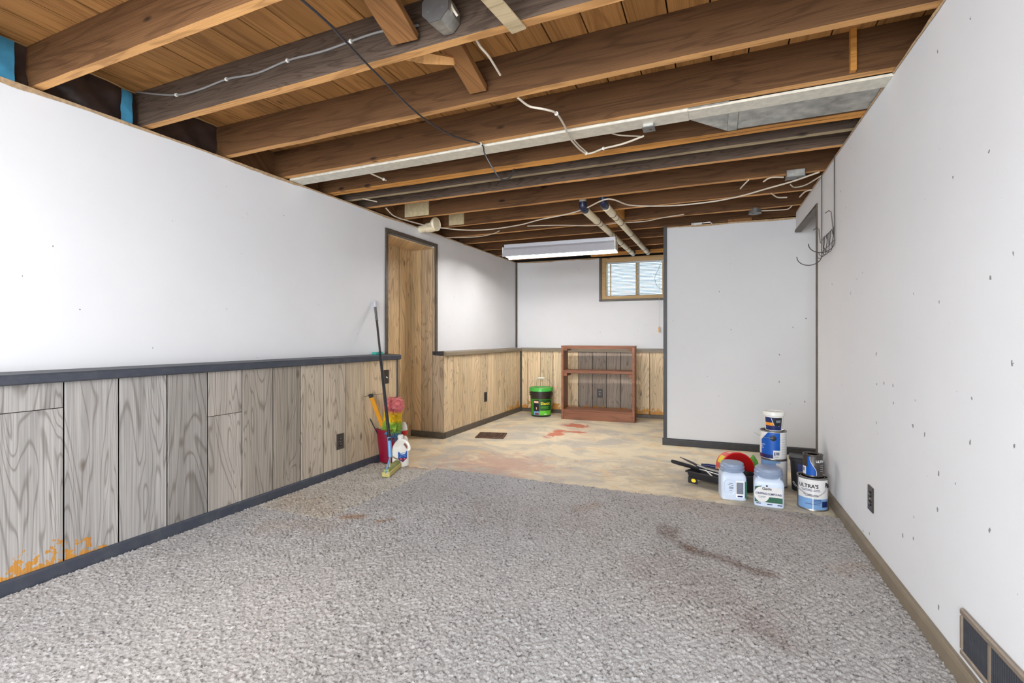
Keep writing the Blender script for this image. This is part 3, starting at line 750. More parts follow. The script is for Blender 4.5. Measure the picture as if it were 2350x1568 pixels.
# ------------------------------------------------------------ window
mb = MB()
def Wb(x0, x1, z0, z1, d0, d1): mb.box(x0, x1, d0, d1, z0, z1, f=fBu)
Wb(WX0-.002, WX0+.028, WZ0-.002, 2.14, -.12, .014); Wb(WX0, WX1+.03, WZ0-.002, WZ0+.026, -.12, .014); Wb(WX1, WX1+.03, WZ0, 2.14, -.12, .014)
win = struct('window_1', mb, 'trim_brown', bevel=.002)
mb = MB(); Wb(WX0+.028, WX0+.085, WZ0+.026, 2.14, -.15, -.01); Wb(WX1-.085, WX1, WZ0+.026, 2.14, -.15, -.01); Wb(WX0+.085, WX1-.085, WZ0+.026, WZ0+.07, -.15, -.01); Wb(WX0+.085, WX1-.085, 2.075, 2.14, -.15, -.01)
wf = obj('window_frame', mb, 'window_wood', win, bevel=.003)
mb = MB(); xm = (WX0+WX1)/2+.01; Wb(xm-.016, xm+.016, WZ0+.07, 2.075, -.15, -.10); obj('mullion', mb, 'window_wood', wf)
mb = MB(); Wb(WX0+.085, WX1-.085, WZ0+.07, 2.075, -.128, -.124); obj('pane', mb, 'glass', wf)
mb = MB(); mb.box(-2.6, .6, 6.72, 8.6, 1.0, 1.50)
struct('ground_outside', mb, 'bare_concrete')
y0w = ybu(-1)-.0
bl = thing('window_blind', 'white horizontal slat blind hanging in the basement window', 'blind', (-.99, ybu(-.99)+.045, 2.06), math.atan(SB))
bw0, bw1 = -.385, .385
mb = MB(); mb.box(bw0, bw1, -.018, .018, -.005, .022); obj('headrail', mb, 'blind_slat', bl, bevel=.002)
slm = None; ns = 24
for i in range(ns):
    z = -.022-i*.0188
    if slm is None:
        mb = MB(); n = 24; vs = []
        for a in range(n+1):
            u = bw0+(bw1-bw0)*a/n; wv = .0014*math.sin(u*23)
            for b2, (dy, dz) in enumerate(((-.012, -.0045), (-.004, .0008), (.004, .0022), (.012, .0005))): vs.append((u, dy, dz+wv))
        mb.add(vs, [(a*4+k2, (a+1)*4+k2, (a+1)*4+k2+1, a*4+k2+1) for a in range(n) for k2 in range(3)])
        slm = obj('slat', mb, 'blind_slat', bl, smooth=True, center=False); slm.location = (0, 0, z); o = slm
    else:
        o = slm.copy(); COL.objects.link(o); o.parent = bl; o.location = (random.uniform(-.003, .003), 0, z)
    o.rotation_euler = (random.uniform(-.55, -.4), random.uniform(-.004, .004), 0)
mb = MB(); mb.box(bw0, bw1, -.012, .012, -.022-ns*.0188-.008, -.022-ns*.0188+.002); obj('bottom_rail', mb, 'blind_slat', bl)
for u in (-.34, 0.0, .34):
    mb = MB(); mb.box(u-.008, u+.008, -.0145, -.0135, -.022-ns*.0188, 0); obj('ladder_tape', mb, 'window_wood', bl)
mb = MB(); mb.tube(spline([(.33, -.02, 0), (.29, -.03, -.1), (.24, -.035, -.22), (.27, -.035, -.33), (.34, -.03, -.38)], 6), .0022, 6); obj('control_cord', mb, 'ink_black', bl)
pc = atd(1509, 750, 6.1)
mb = MB(); q0 = Vector((pc.x, ybu(pc.x)-.04, 0)); loc0 = bl.matrix_basis.inverted() @ Vector((pc.x, q0.y, 1.19))
top = Vector((loc0.x, loc0.y, 0)); mb.tube([top, Vector((loc0.x, loc0.y, loc0.z))], .0015, 5); obj('pull_cord', mb, 'cable_white', bl)
mb = MB(); mb.lathe([(.004, loc0.z), (.011, loc0.z-.01), (.013, loc0.z-.06), (.006, loc0.z-.07)], 10, c=(loc0.x, loc0.y)); obj('tassel', mb, 'window_wood', bl, smooth=True)

# ------------------------------------------------------------ outlets, switch, vent
def plate(name, label, loc, rz, kind, w=.075, h=.118, cat='outlet'):
    o = thing(name, label, cat, loc, rz)      # local -Y faces the room
    mb = MB(); mb.box(-w/2, w/2, -.006, 0, -h/2, h/2); pl_ = obj('cover_plate', mb, 'plate_brown', o, bevel=.002)
    if kind == 'outlet':
        for s in (-1, 1):
            mb = MB(); z = s*.021; mb.lathe([(.0165, 0), (.0165, .004)], 16); mb.v = [(v[0], -.006-v[2], v[1]*.85+z) for v in mb.v]
            f = obj('socket', mb, 'black_plastic', o)
            mb = MB(); mb.box(-.008, -.005, -.0108, -.0100, z-.003, z+.006); mb.box(.005, .008, -.0108, -.0100, z-.003, z+.006); obj('slot', mb, 'chrome' if rz else 'plate_hole', f)
        mb = MB(); mb.lathe([(.003, 0), (.003, .0075)], 8); mb.v = [(v[0], -v[2], v[1]) for v in mb.v]; obj('screw', mb, 'chrome', pl_)
    else:
        mb = MB(); mb.box(-.005, .005, -.007, -.006, -.012, .012); obj('slot', mb, 'plate_hole', o)
        mb = MB(); mb.hexa([(-.003, -.006, -.006), (.003, -.006, -.006), (.003, -.006, .004), (-.003, -.006, .004), (-.003, -.02, -.012), (.003, -.02, -.012), (.003, -.02, -.005), (-.003, -.02, -.005)]); obj('toggle', mb, 'white_plastic', o)
    return o
RL = math.atan2(1, 0)   # rotate so -Y -> +X
p = on_left(780, 1013); plate('wall_outlet', 'dark brown outlet on the near grey wainscot left of the mop', (xl(p.y)+.0005, p.y, p.z), PI/2-SL, 'outlet')
p = on_left(885, 865); plate('light_switch', 'dark brown toggle switch below the rail beside the recess', (xl(p.y)+.0005, p.y, p.z), PI/2-SL, 'switch', cat='switch')
p = on_left(1114, 911); plate('wall_outlet', 'dark outlet on the tan wainscot between the recess and back corner', (xl(p.y)+.0005, p.y, p.z), PI/2-SL, 'outlet')
p = on_right(2000, 1145); plate('wall_outlet', 'brown outlet on the white right wall', (xr(p.y)-.0005, p.y, p.z), -PI/2-SR, 'outlet')
d = ray(1376, 903); k = 6.40/d[1]; px_ = d[0]*k
plate('wall_outlet', 'black outlet seen through the open back of the bookcase', (px_, yb(px_)-.0005, EYE+d[2]*k), math.atan(SB), 'outlet')
# vent register low on the right wall
vy0, vy1, vz0, vz1 = 1.30, 1.867, .092, .234
vt = thing('vent_register', 'tan framed return air grille low on the right wall', 'vent', (xr(1.6)-.0005, 1.6, (vz0+vz1)/2), -PI/2-SR)
W2, H2 = (vy1-vy0)/2, (vz1-vz0)/2; off = (vy0+vy1)/2-1.6
def lx(y): return -(y-1.6)       # wall y -> local x (rotz -90: local +x = -y)
xa, xb = lx(vy1), lx(vy0); zt = H2
mb = MB()
def frame_piece(x0, x1, z0, z1): mb.box(x0, x1, -.012, 0, z0, z1)
frame_piece(xa, xb, H2-.020, H2); frame_piece(xa, xb, -H2, -H2+.018); frame_piece(xa, xa+.014, -H2+.018, H2-.020); frame_piece(xb-.014, xb, -H2+.018, H2-.020)
obj('vent_frame', mb, 'vent_tan', vt, bevel=.004)
mb = MB(); mb.box(xa+.01, xb-.01, -.003, -.001, -H2+.012, H2-.012); obj('back_plate', mb, 'plate_hole', vt)
xm = xa+.155; mb = MB(); mb.box(xm, xm+.010, -.010, -.002, -H2+.018, H2-.02); obj('divider_bar', mb, 'vent_tan', vt)
xx = xa+.016; sm = None
while xx < xb-.018:
    if not (xm-.004 < xx < xm+.012):
        if sm is None:
            mb = MB(); mb.hexa([(0, -.008, -H2+.018), (.0015, -.008, -H2+.018), (.0045, -.003, -H2+.018), (.003, -.003, -H2+.018), (0, -.008, H2-.02), (.0015, -.008, H2-.02), (.0045, -.003, H2-.02), (.003, -.003, H2-.02)])
            sm = obj('slat', mb, 'vent_dark', vt, center=False); sm.location = (xx, 0, 0)
        else: o = sm.copy(); COL.objects.link(o); o.parent = vt; o.location = (xx, 0, 0)
    xx += .0065 if xx < xm else .0105
# floor drain cover
dr = thing('floor_register', 'rusty square register lying on the bare concrete', 'floor register', (-2.21, 4.62, 0), .27)
mb = MB(); mb.box(-.145, .145, -.13, .13, 0.0, .004); obj('pan', mb, 'plate_hole', dr)
mb = MB()
for a, b2, c_, d_ in ((-.15, .15, -.135, -.112), (-.15, .15, .112, .135), (-.15, -.127, -.112, .112), (.127, .15, -.112, .112)): mb.box(a, b2, c_, d_, .0, .012)
obj('register_frame', mb, 'rust', dr, bevel=.002)
for i in range(12):
    mb = MB(); u = -.118+i*.0205; mb.box(u, u+.011, -.112, .112, .003, .010); obj('slat', mb, 'rust', dr)

# ------------------------------------------------------------ bookcase
A_ = Vector((-1.839, 5.93)); B_ = Vector((-.922, 5.995)); rzb = math.atan2(B_.y-A_.y, B_.x-A_.x); Wd = (B_-A_).length
bk = thing('bookcase', 'low open-backed brown wooden bookcase with one middle shelf', 'bookcase', ((A_.x+B_.x)/2, (A_.y+B_.y)/2, 0), rzb)
hw = Wd/2; D = .27; Hh = .945
for s in (-1, 1):
    mb = MB(); mb.box(s*hw-(.03 if s > 0 else 0), s*hw+(.03 if s < 0 else 0), 0, D, 0, Hh-.022); obj('side_panel', mb, 'bookcase_wood', bk, bevel=.002)
mb = MB(); mb.box(-hw-.002, hw+.002, -.002, D, Hh-.022, Hh); obj('top_board', mb, 'bookcase_wood', bk, bevel=.002)
mb = MB(); mb.box(-hw+.03, hw-.03, .0, .02, Hh-.04, Hh-.022); obj('top_rail', mb, 'bookcase_wood', bk, bevel=.001)
mb = MB(); mb.box(-hw+.03, hw-.03, .004, D-.01, .595, .632); obj('shelf', mb, 'bookcase_wood', bk, bevel=.002)
mb = MB(); mb.box(-hw+.03, hw-.03, .004, D-.01, .108, .130); obj('shelf', mb, 'bookcase_wood', bk, bevel=.002)
mb = MB(); mb.box(-hw+.03, hw-.03, .006, .024, .0, .108); obj('kick_board', mb, 'bookcase_wood', bk, bevel=.002)
for s in (-1, 1):
    for z in (.555, Hh-.062):
        x0 = s*(hw-.03); mb = MB(); mb.box(min(x0, x0-s*.045), max(x0, x0-s*.045), .006, D-.02, z, z+.04); obj('cleat', mb, 'bookcase_wood', bk, bevel=.002)

# ------------------------------------------------------------ green lidded pail
px0, py0 = -2.17, 6.09
pa = thing('plastic_pail', 'black plastic pail with a bright green lid and label by the back wall', 'pail', (px0, py0, 0), face_cam(px0, py0))
cn = .045
mb = MB(); mb.lathe([(.128, 0), (.133, .006), (.133+.27*cn, .275), (.158, .280), (.158, .292), (.150, .295), (.150, .303), (.158, .306), (.158, .318), (.148, .322), (.148, .345)], 40); obj('pail_body', mb, 'pail_black', pa, smooth=True)
mb = MB(); mb.lathe([(.150, .335), (.160, .337), (.160, .372), (.154, .382), (.146, .382), (.143, .374), (0, .374)], 40); obj('lid', mb, 'green_lid', pa, smooth=True)
mb = MB()
R = .1348
cyl_patch(mb, R, -1.35, 1.2, .022, .235, 0, cone=cn)
cyl_patch(mb, R+.0008, -.78, -.15, .075, .225, 1, cone=cn)
cyl_patch(mb, R+.0008, -.75, -.12, .025, .075, 2, cone=cn)
cyl_patch(mb, R+.0014, -.62, -.22, .03, .055, 3, cone=cn)
cyl_patch(mb, R+.0014, -.70, -.25, .185, .212, 4, cone=cn)
cyl_patch(mb, R+.0014, -.50, -.42, .10, .13, 4, cone=cn)
cyl_patch(mb, R+.0008, -.10, 1.1, .088, .225, 5, cone=cn)
cyl_patch(mb, R+.0008, -.10, 1.1, .024, .086, 6, cone=cn)
cyl_patch(mb, R+.0014, -.05, .75, .136, .140, 6, cone=cn); cyl_patch(mb, R+.0014, -.05, .7, .124, .128, 6, cone=cn); cyl_patch(mb, R+.0014, -.05, .8, .112, .115, 6, cone=cn)
cyl_patch(mb, R+.0014, .3, .55, .034, .044, 7, cone=cn)
obj('label', mb, ['label_green', 'ink_black', 'label_skyblue', 'brick_red', 'peach', 'label_dgreen', 'label_lime', 'ink_white'], pa)
mb = MB(); cyl_text(mb, 'Elastic', .052, R+.002, .42, .180, 0, .001, cone=cn); obj('lettering', mb, 'ink_yellow', pa)
sp = spline([(-.158, 0, .30), (-.15, -.01, .40), (-.09, -.02, .485), (0, -.02, .51), (.09, -.02, .485), (.15, -.01, .40), (.158, 0, .30)], 6)
mb = MB(); mb.tube(sp, .0022, 6); obj('bail_handle', mb, 'can_metal', pa, smooth=True)
mb = MB(); mb.tube([(-.045, -.02, .507), (.045, -.02, .507)], .009, 10); obj('grip', mb, 'white_plastic', pa, smooth=True)

# ------------------------------------------------------------ carpets
def carpet(name, x0, x1, y0, y1, h, step, base, label, hole=None, far_rag=True, near_plain=None, stains=(), right_rag=False):
    nx, ny = int((x1-x0)/step)+1, int((y1-y0)/step)+1
    X, Y = np.meshgrid(np.linspace(x0, x1, nx), np.linspace(y0, y1, ny))
    X = X+rng.uniform(-.18, .18, X.shape)*step; Y = Y+rng.uniform(-.18, .18, Y.shape)*step
    # tufts: jittered cells
    cs = .0092; gx, gy = int((x1-x0)/cs)+6, int((y1-y0)/cs)+6
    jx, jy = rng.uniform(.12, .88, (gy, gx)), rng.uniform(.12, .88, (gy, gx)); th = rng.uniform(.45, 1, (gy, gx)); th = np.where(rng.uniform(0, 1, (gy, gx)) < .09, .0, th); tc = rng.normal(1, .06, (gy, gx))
    dark = rng.uniform(0, 1, (gy, gx)) < .09  # random dark tuft colour, painted in for shaded pits in the pile
    cu, cv = (X-x0)/cs+2, (Y-y0)/cs+2; iu, iv = np.floor(cu).astype(int), np.floor(cv).astype(int)
    best = np.full(X.shape, 9.); sec = np.full(X.shape, 9.); bi = np.zeros(X.shape, int); bj = np.zeros(X.shape, int)
    for a in (-1, 0, 1):
        for b in (-1, 0, 1):
            ii, jj = np.clip(iu+a, 0, gx-1), np.clip(iv+b, 0, gy-1)
            dd = np.hypot(ii+jx[jj, ii]-cu, jj+jy[jj, ii]-cv)
            m1 = dd < best; sec = np.where(m1, best, np.minimum(sec, dd)); bi = np.where(m1, ii, bi); bj = np.where(m1, jj, bj); best = np.where(m1, dd, best)
    tuft = np.clip(1-best**2*1.5, 0, 1); edge = np.clip((sec-best)*2.2, 0, 1)
    # basket pattern turned 45 degrees
    u = (X+Y)*.7071; v = (X-Y)*.7071; c = .13
    cuu, cvv = np.floor(u/c), np.floor(v/c); par = (cuu+cvv) % 2
    t_ = np.where(par == 0, u/c-cuu, v/c-cvv)
    wob = .045*np.sin(X*37+Y*11)+.045*np.sin(Y*41-X*23)+.02*np.sin(X*97-Y*71)
    ln = np.abs(((t_+wob)*5) % 1-.5)*2; groove = np.clip((ln-.76)/.12, 0, 1)*(rng.uniform(0, 1, (gy, gx))[bj, bi] < .86)
    fade = np.clip(.5+.5*np.sin(X*3.1+1)*np.sin(Y*2.7+2)+.2, .15, 1)
    groove = groove*fade*(.35+.65*np.clip((Y-1.0)/1.2, 0, 1))*(.55+.45*rng.uniform(0, 1, (gy, gx))[bj, bi])
    Z = h*(.30+.62*tuft*th[bj, bi]*(.3+.7*edge)+.08)*(1-.95*groove)+rng.normal(0, .0003, X.shape)
    Z += .002*(np.sin(X*5+Y*3)+np.sin(Y*7-X*2))*.5+.001
    Z = np.maximum(Z, .0012)
    if far_rag:
        ye = y1-.02-.010*np.abs(np.sin(X*31))-.008*np.sin(X*9)-.006*np.sin(X*83)
        over = Y > ye; Y = np.where(over, ye, Y); Z = np.where(over, .0004, Z)
    if right_rag:
        xe = x1-.008-.006*np.sin(Y*37)-.005*np.sin(Y*90)
        ov = X > xe; X = np.where(ov, xe, X); Z = np.where(ov, .0004, Z)
    col = np.ones(X.shape+(3,))*np.array(base[:3])
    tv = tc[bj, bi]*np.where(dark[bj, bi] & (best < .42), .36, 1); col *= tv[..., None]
    def fb(s, a, b): return (np.sin(X*s+a)*np.cos(Y*s*.83+b)+np.sin(X*s*1.9+b*2+Y*s)*.5+np.cos(Y*s*3.1-X*s*1.3+a)*.3)/1.8
    dirt = fb(2.3, .4, 1.2)+.5*fb(6.1, 2.0, .3); col *= (1-.09*np.clip(dirt, -1, 1.3))[..., None]
    col *= np.stack([1+.03*fb(1.7, 1, 2), np.ones(X.shape), 1-.03*fb(1.7, 1, 2)], -1)
    for (ax, ay, bx_, by_, r, cc, st) in stains:
        dx, dy = bx_-ax, by_-ay; L2 = dx*dx+dy*dy+1e-9; tt = np.clip(((X-ax)*dx+(Y-ay)*dy)/L2, 0, 1)
        dd = np.hypot(X-(ax+tt*dx), Y-(ay+tt*dy))/r+.45*fb(19, r*9, ax)
        m = .85*st*np.clip(1.25-dd, 0, 1)*np.clip(.35+1.1*th[bj, bi]*rng.uniform(.4, 1, (gy, gx))[bj, bi], 0, 1); col = col*(1-m[..., None])+np.array(cc[:3])*m[..., None]*tv[..., None]
    co = np.stack([X, Y, Z], -1).reshape(-1, 3)
    idx = np.arange(nx*ny).reshape(ny, nx)
    q = np.stack([idx[:-1, :-1], idx[:-1, 1:], idx[1:, 1:], idx[1:, :-1]], -1)
    if hole:
        cxm, cym = X[:-1, :-1], Y[:-1, :-1]; keep = ~((cxm < hole[1]) & (cym > hole[2])); q = q[keep]
    q = q.reshape(-1, 4)
    extra = []
    if near_plain is not None:
        k0 = len(co); co = np.vstack([co, [[x0, near_plain, h*.6], [x1+.0, near_plain, h*.6], [x1, y0+.004, h*.6], [x0, y0+.004, h*.6]]]); q = np.vstack([q, [[k0, k0+1, k0+2, k0+3]]])
    cen = np.array([(x0+x1)/2, (y0+y1)/2, 0]); co = co-cen
    me = bpy.data.meshes.new(name); me.vertices.add(len(co)); me.vertices.foreach_set('co', co.astype(np.float32).ravel())
    me.loops.add(q.size); me.loops.foreach_set('vertex_index', q.astype(np.int32).ravel()); me.polygons.add(len(q))
    me.polygons.foreach_set('loop_start', np.arange(0, q.size, 4, dtype=np.int32)); me.update(calc_edges=True)
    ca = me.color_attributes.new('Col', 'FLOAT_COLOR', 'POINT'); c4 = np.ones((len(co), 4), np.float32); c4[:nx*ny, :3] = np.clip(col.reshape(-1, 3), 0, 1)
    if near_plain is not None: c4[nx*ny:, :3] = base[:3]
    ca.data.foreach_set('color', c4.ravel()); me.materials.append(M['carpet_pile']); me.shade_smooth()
    o = bpy.data.objects.new(name, me); COL.objects.link(o); o.location = cen; return o
BR = srgb(112, 84, 66); OR = srgb(166, 120, 70); PK = srgb(150, 128, 118)
st_ = [(-.27, 2.75, -.22, 2.70, .06, BR, .65), (-.26, 2.66, -.12, 2.52, .045, BR, .5), (-.12, 2.52, .20, 2.38, .045, BR, .75), (-1.98, 2.17, -1.90, 2.21, .05, OR, .8), (-1.76, 2.20, -1.71, 2.26, .022, OR, .8),
       (.12, 1.93, .20, 1.86, .07, BR, .35), (-.75, 2.85, -.70, 2.95, .06, OR, .35), (-1.25, 2.55, -.7, 2.6, .28, PK, .3), (-.25, 2.25, .1, 2.0, .22, PK, .3), (.52, 2.55, .58, 2.62, .07, OR, .3), (-2.25, 1.9, -2.0, 2.05, .12, OR, .25), (-.1, 3.2, .4, 3.15, .22, OR, .2)]
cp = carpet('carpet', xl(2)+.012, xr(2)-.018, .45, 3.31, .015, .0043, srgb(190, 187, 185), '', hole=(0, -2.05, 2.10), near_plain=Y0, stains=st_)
tag(cp, 'worn grey cut-loop carpet with a faint diamond pattern, covering the near floor', 'carpet')
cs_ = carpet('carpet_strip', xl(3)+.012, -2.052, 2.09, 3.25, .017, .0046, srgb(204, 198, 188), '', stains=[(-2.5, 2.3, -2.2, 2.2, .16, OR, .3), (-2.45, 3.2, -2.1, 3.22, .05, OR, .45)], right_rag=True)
tag(cs_, 'paler carpet offcut along the left wall under the mop', 'carpet')

# ------------------------------------------------------------ cleaning things by the left wall
def fix(px, py, Z): return atd(px, py, Z)
# bucket
bx0, by0 = -2.528, 3.292
bu = thing('red_bucket', 'crimson plastic bucket against the left wainscot', 'bucket', (bx0, by0, .016), 0)
mb = MB(); mb.lathe([(.068, 0), (.072, .004), (.098, .262), (.103, .264), (.104, .275), (.098, .276), (.092, .262), (.066, .012), (0, .010)], 32); obj('bucket_body', mb, 'crimson', bu, smooth=True)
hp = [atd(836, 961, 3.93), atd(840, 956, 3.93), atd(846, 957, 3.94), atd(857, 977, 3.955), atd(867, 997, 3.97), atd(873, 1010, 3.98)]
tag(obj('wire_rod', (lambda m: (m.tube(spline(hp, 6), .0042, 8), m)[1])(MB()), 'black_plastic', smooth=True), 'thin black hooked rod leaning out of the crimson bucket', 'rod')
# orange handled brush
p0 = on_left(846, 912)+Vector((.03, 0, 0)); p1 = atd(886, 1000, 3.99)
br = thing('orange_handle', 'flat orange handle with black tip leaning on the wainscot in the bucket', 'brush', p1)
v = p0-p1; d = v.normalized(); sd = Vector((.92, .39, 0)); sd = (sd-d*sd.dot(d)).normalized(); nn = d.cross(sd)
def flatbar(a, b, w, th): return [a-sd*w-nn*th, a+sd*w-nn*th, a+sd*w+nn*th, a-sd*w+nn*th, b-sd*w-nn*th, b+sd*w-nn*th, b+sd*w+nn*th, b-sd*w+nn*th]
mb = MB(); mb.hexa(flatbar(Vector((0, 0, 0)), v, .017, .006)); obj('handle', mb, 'handle_orange', br, bevel=.003)
mb = MB(); mb.hexa(flatbar(v, v+d*.03, .018, .008)); obj('end_tip', mb, 'black_plastic', br, bevel=.003)
# feather duster
fd0 = Vector((-2.520, 3.29, .13)); fd1 = atd(905, 925, 3.96)
fd = thing('feather_duster', 'fluffy rainbow duster, pink top fading through yellow and green to blue', 'duster', fd0)
ax = fd1-fd0; L = ax.length; d = ax.normalized(); u_ = d.orthogonal().normalized(); w_ = d.cross(u_)
mb = MB(); mb.tube([d*-.1, d*(L*.9)], .006, 8); obj('handle', mb, 'white_plastic', fd)
def feathers(name, t0, t1, r0, r1, mat, cnt, ball=False):
    mb = MB(); seg = 4
    # fluffy core
    prof = []; vs = []; N1, N2 = 14, 20
    for i in range(N1+1):
        tt = i/N1; t = t0+(t1-t0)*tt
        r = (r0+(r1-r0)*tt) if not ball else (r0+(r1-r0)*math.sin(tt*PI))*(1 if 0 < i < N1 else .25)
        for k in range(N2):
            a = 2*PI*k/N2; rr = r*.86*(1+.38*mnoise.noise(Vector((math.cos(a)*2.2, math.sin(a)*2.2, t*14))))
            vs.append(d*(L*t)+(u_*math.cos(a)+w_*math.sin(a))*rr)
    mb.add(vs, [(i*N2+k, i*N2+(k+1) % N2, (i+1)*N2+(k+1) % N2, (i+1)*N2+k) for i in range(N1) for k in range(N2)]+[tuple(range(N2)), tuple(N1*N2+k for k in range(N2))])
    for _ in range(cnt):
        tt = random.random(); t = t0+(t1-t0)*tt; a = random.uniform(0, 2*PI)
        r = (r0+(r1-r0)*tt) if not ball else (r0+(r1-r0)*math.sin(tt*PI))
        o_ = (u_*math.cos(a)+w_*math.sin(a)); base = d*(L*t)+o_*r*.72
        dr = (o_*random.uniform(.5, 1)+Vector((random.uniform(-.5, .5), random.uniform(-.5, .5), random.uniform(-.8, .3)))).normalized()
        s_ = dr.cross(Vector((random.random(), random.random(), random.random()))).normalized()*.0026; ln = random.uniform(.018, .042)
        mb.add([base-s_, base+s_, base+dr*ln*.6+s_*.7+Vector((0, 0, -.001)), base+dr*ln+Vector((0, 0, -.004)), base+dr*ln*.6-s_*.7], [(0, 1, 2, 3, 4)])
    o = obj(name, mb, mat, fd, center=False); o['kind'] = 'stuff'; return o
feathers('blue_feathers', .20, .42, .066, .082, 'feather_blue', 1700)
feathers('green_feathers', .40, .62, .080, .066, 'feather_green', 1700)
feathers('yellow_feathers', .60, .86, .066, .062, 'feather_yellow', 1700)
feathers('pink_feathers', .80, 1.10, .045, .078, 'feather_pink', 2200, True)
# jug
jx, jy = -2.350, 3.212
jg = thing('white_jug', 'white plastic jug with a blue and maroon shield label behind the mop', 'jug', (jx, jy, .012), face_cam(jx, jy)+.1)
mb = MB(); N = 36
prof = [(.058, 0), (.066, .006), (.067, .02), (.067, .145), (.066, .16), (.062, .18), (.052, .205), (.036, .228), (.022, .242), (.020, .262)]
mb.lathe(prof, N); mb.v = [(v[0], v[1]*.82, v[2]) for v in mb.v]
obj('jug_body', mb, 'jug_white', jg, smooth=True)
mb = MB(); mb.tube(spline([(.012, -.02, .245), (.040, -.045, .232), (.060, -.058, .20), (.066, -.058, .168), (.058, -.052, .152)], 5), [.011]*20+[.011], 10); obj('handle', mb, 'jug_white', jg, smooth=True)
mb = MB(); mb.hexa([(.018, -.052, .21), (.030, -.054, .218), (.048, -.058, .19), (.045, -.058, .166), (.018, -.047, .21), (.030, -.047, .218), (.048, -.048, .19), (.045, -.05, .166)]); obj('handle_opening', mb, 'brick_red', jg)
mb = MB(); mb.lathe([(.024, .258), (.024, .282), (.020, .286), (0, .286)], 16); obj('cap', mb, 'white_plastic', jg, smooth=True); jg.scale = (.98, .98, .88)
def shield(s, y, m):
    pts = [(-.036*s, .052*s), (.036*s, .052*s), (.036*s, -.015*s), (0, -.045*s), (-.036*s, -.015*s)]
    q = []
    for (a, b2) in pts: q.append((a+.012, -.0552*math.sqrt(max(0, 1-((a+.012)/.0672)**2))-y, .092+b2))
    return q
mb = MB()
for s, y, m in ((1.12, .0015, 0), (1.0, .0025, 1)):
    P5 = shield(s, y, m); c5 = sum((Vector(p) for p in P5), Vector())/5; c5.y = -.0552-y; mb.add([tuple(c5)]+P5, [(0, 1+k, 1+(k+1) % 5) for k in range(5)], m)
def jp(a, z, y): return (a+.012, -.0552*math.sqrt(max(0, 1-((a+.012)/.0672)**2))-y, .092+z)
mb.add([jp(-.033, -.004, .0035), jp(0, -.004, .0055), jp(.033, -.004, .0035), jp(.033, -.014, .0035), jp(0, -.040, .0055), jp(-.033, -.014, .0035)], [(0, 1, 4, 5), (1, 2, 3, 4)], 2)
mb.add([jp(-.022, -.008, .0055), jp(.022, -.008, .0055), jp(.018, -.019, .0055), jp(-.018, -.019, .0055)], [(0, 1, 2, 3)], 3)
for i, (a, b2) in enumerate(((.040, .018), (.028, .026), (.016, .022), (.005, .028))): mb.add([jp(-b2, a, .0045), jp(b2, a+.003, .0045), jp(b2, a-.002, .0045), jp(-b2, a-.005, .0045)], [(0, 1, 2, 3)], 4)
obj('label', mb, ['ink_white', 'label_blue', 'label_maroon', 'label_pink', 'label_skyblue'], jg)
# spray bottle with red head behind
p = atd(926, 985, 4.16); sx, sy_ = p.x, p.y
sbz = .9
sb = thing('spray_bottle', 'red topped white bottle mostly hidden behind the duster', 'bottle', (sx, sy_, .0), 0)
mb = MB(); mb.lathe([(.040, 0), (.046, .006), (.046, .18), (.036, .21), (.020, .225), (.020, .235)], 24); obj('bottle_body', mb, 'jug_white', sb, smooth=True)
mb = MB(); mb.lathe([(.030, .232), (.036, .245), (.036, .275), (.030, .282)], 20); obj('collar', mb, 'cap_red', sb, smooth=True)
mb = MB(); mb.lathe([(.036, .280), (.040, .290), (.034, .325), (.022, .350), (.008, .362), (0, .364)], 20); obj('overcap', mb, 'white_plastic', sb, smooth=True); sb.scale = (.88, .88, .88)
# mop
m0 = atd(893, 1012, 3.60); hd = Vector((-2.249, 2.893, .02)); hb = Vector((-2.353, 3.20, .02))
top = Vector((xu(3.346)+.014, 3.346, 1.363)); mid_head = (hd+hb)/2
mop = thing('butterfly_mop', 'sponge mop with a black pole and blue wire head leaning on the wall', 'mop', (mid_head.x, mid_head.y, .016))
o0 = mop.location
neck = mid_head+Vector((-.015, 0, .20)); neck = atd(896, 1040, 3.64)
ntop = atd(894, 1012, 3.66)
d = (top-ntop).normalized()
mb = MB(); mb.tube([ntop-o0, ntop+d*.75-o0], .0125, 12); obj('lower_pole', mb, 'black_plastic', mop, smooth=True)
mb = MB(); mb.tube([ntop+d*.72-o0, top-d*.18-o0], .0095, 12); obj('upper_pole', mb, 'wire_dark', mop, smooth=True)
mb = MB(); mb.tube([top-d*.19-o0, top-d*.06-o0], .0125, 12); obj('grip', mb, 'box_grey', mop, smooth=True)
mb = MB(); mb.tube([top-d*.06-o0, top-o0], .014, 12); obj('end_cap', mb, 'white_metal', mop, smooth=True)
mb = MB(); mb.tube([neck-Vector((0, 0, .03))-o0, ntop+d*.03-o0], [.016, .014], 12); obj('socket', mb, 'mop_blue', mop, smooth=True)
hz0 = Vector((0, 0, .05))
ea, eb = hd+hz0*.5, hb+hz0*.8
mb = MB(); mb.tube([neck-o0-Vector((0, 0, .02)), ea-o0], .0065, 8); obj('strut', mb, 'mop_blue', mop)
mb = MB(); mb.tube([neck-o0-Vector((0, 0, .02)), eb-o0], .0065, 8); obj('strut', mb, 'mop_cream', mop)
mb = MB(); mm = ea.lerp(eb, .25); mb.tube([neck-o0-Vector((0, 0, .02)), mm-o0], .006, 8); obj('strut', mb, 'mop_cream', mop)
ax = (hb-hd).normalized(); sd = Vector((ax.y, -ax.x, 0))
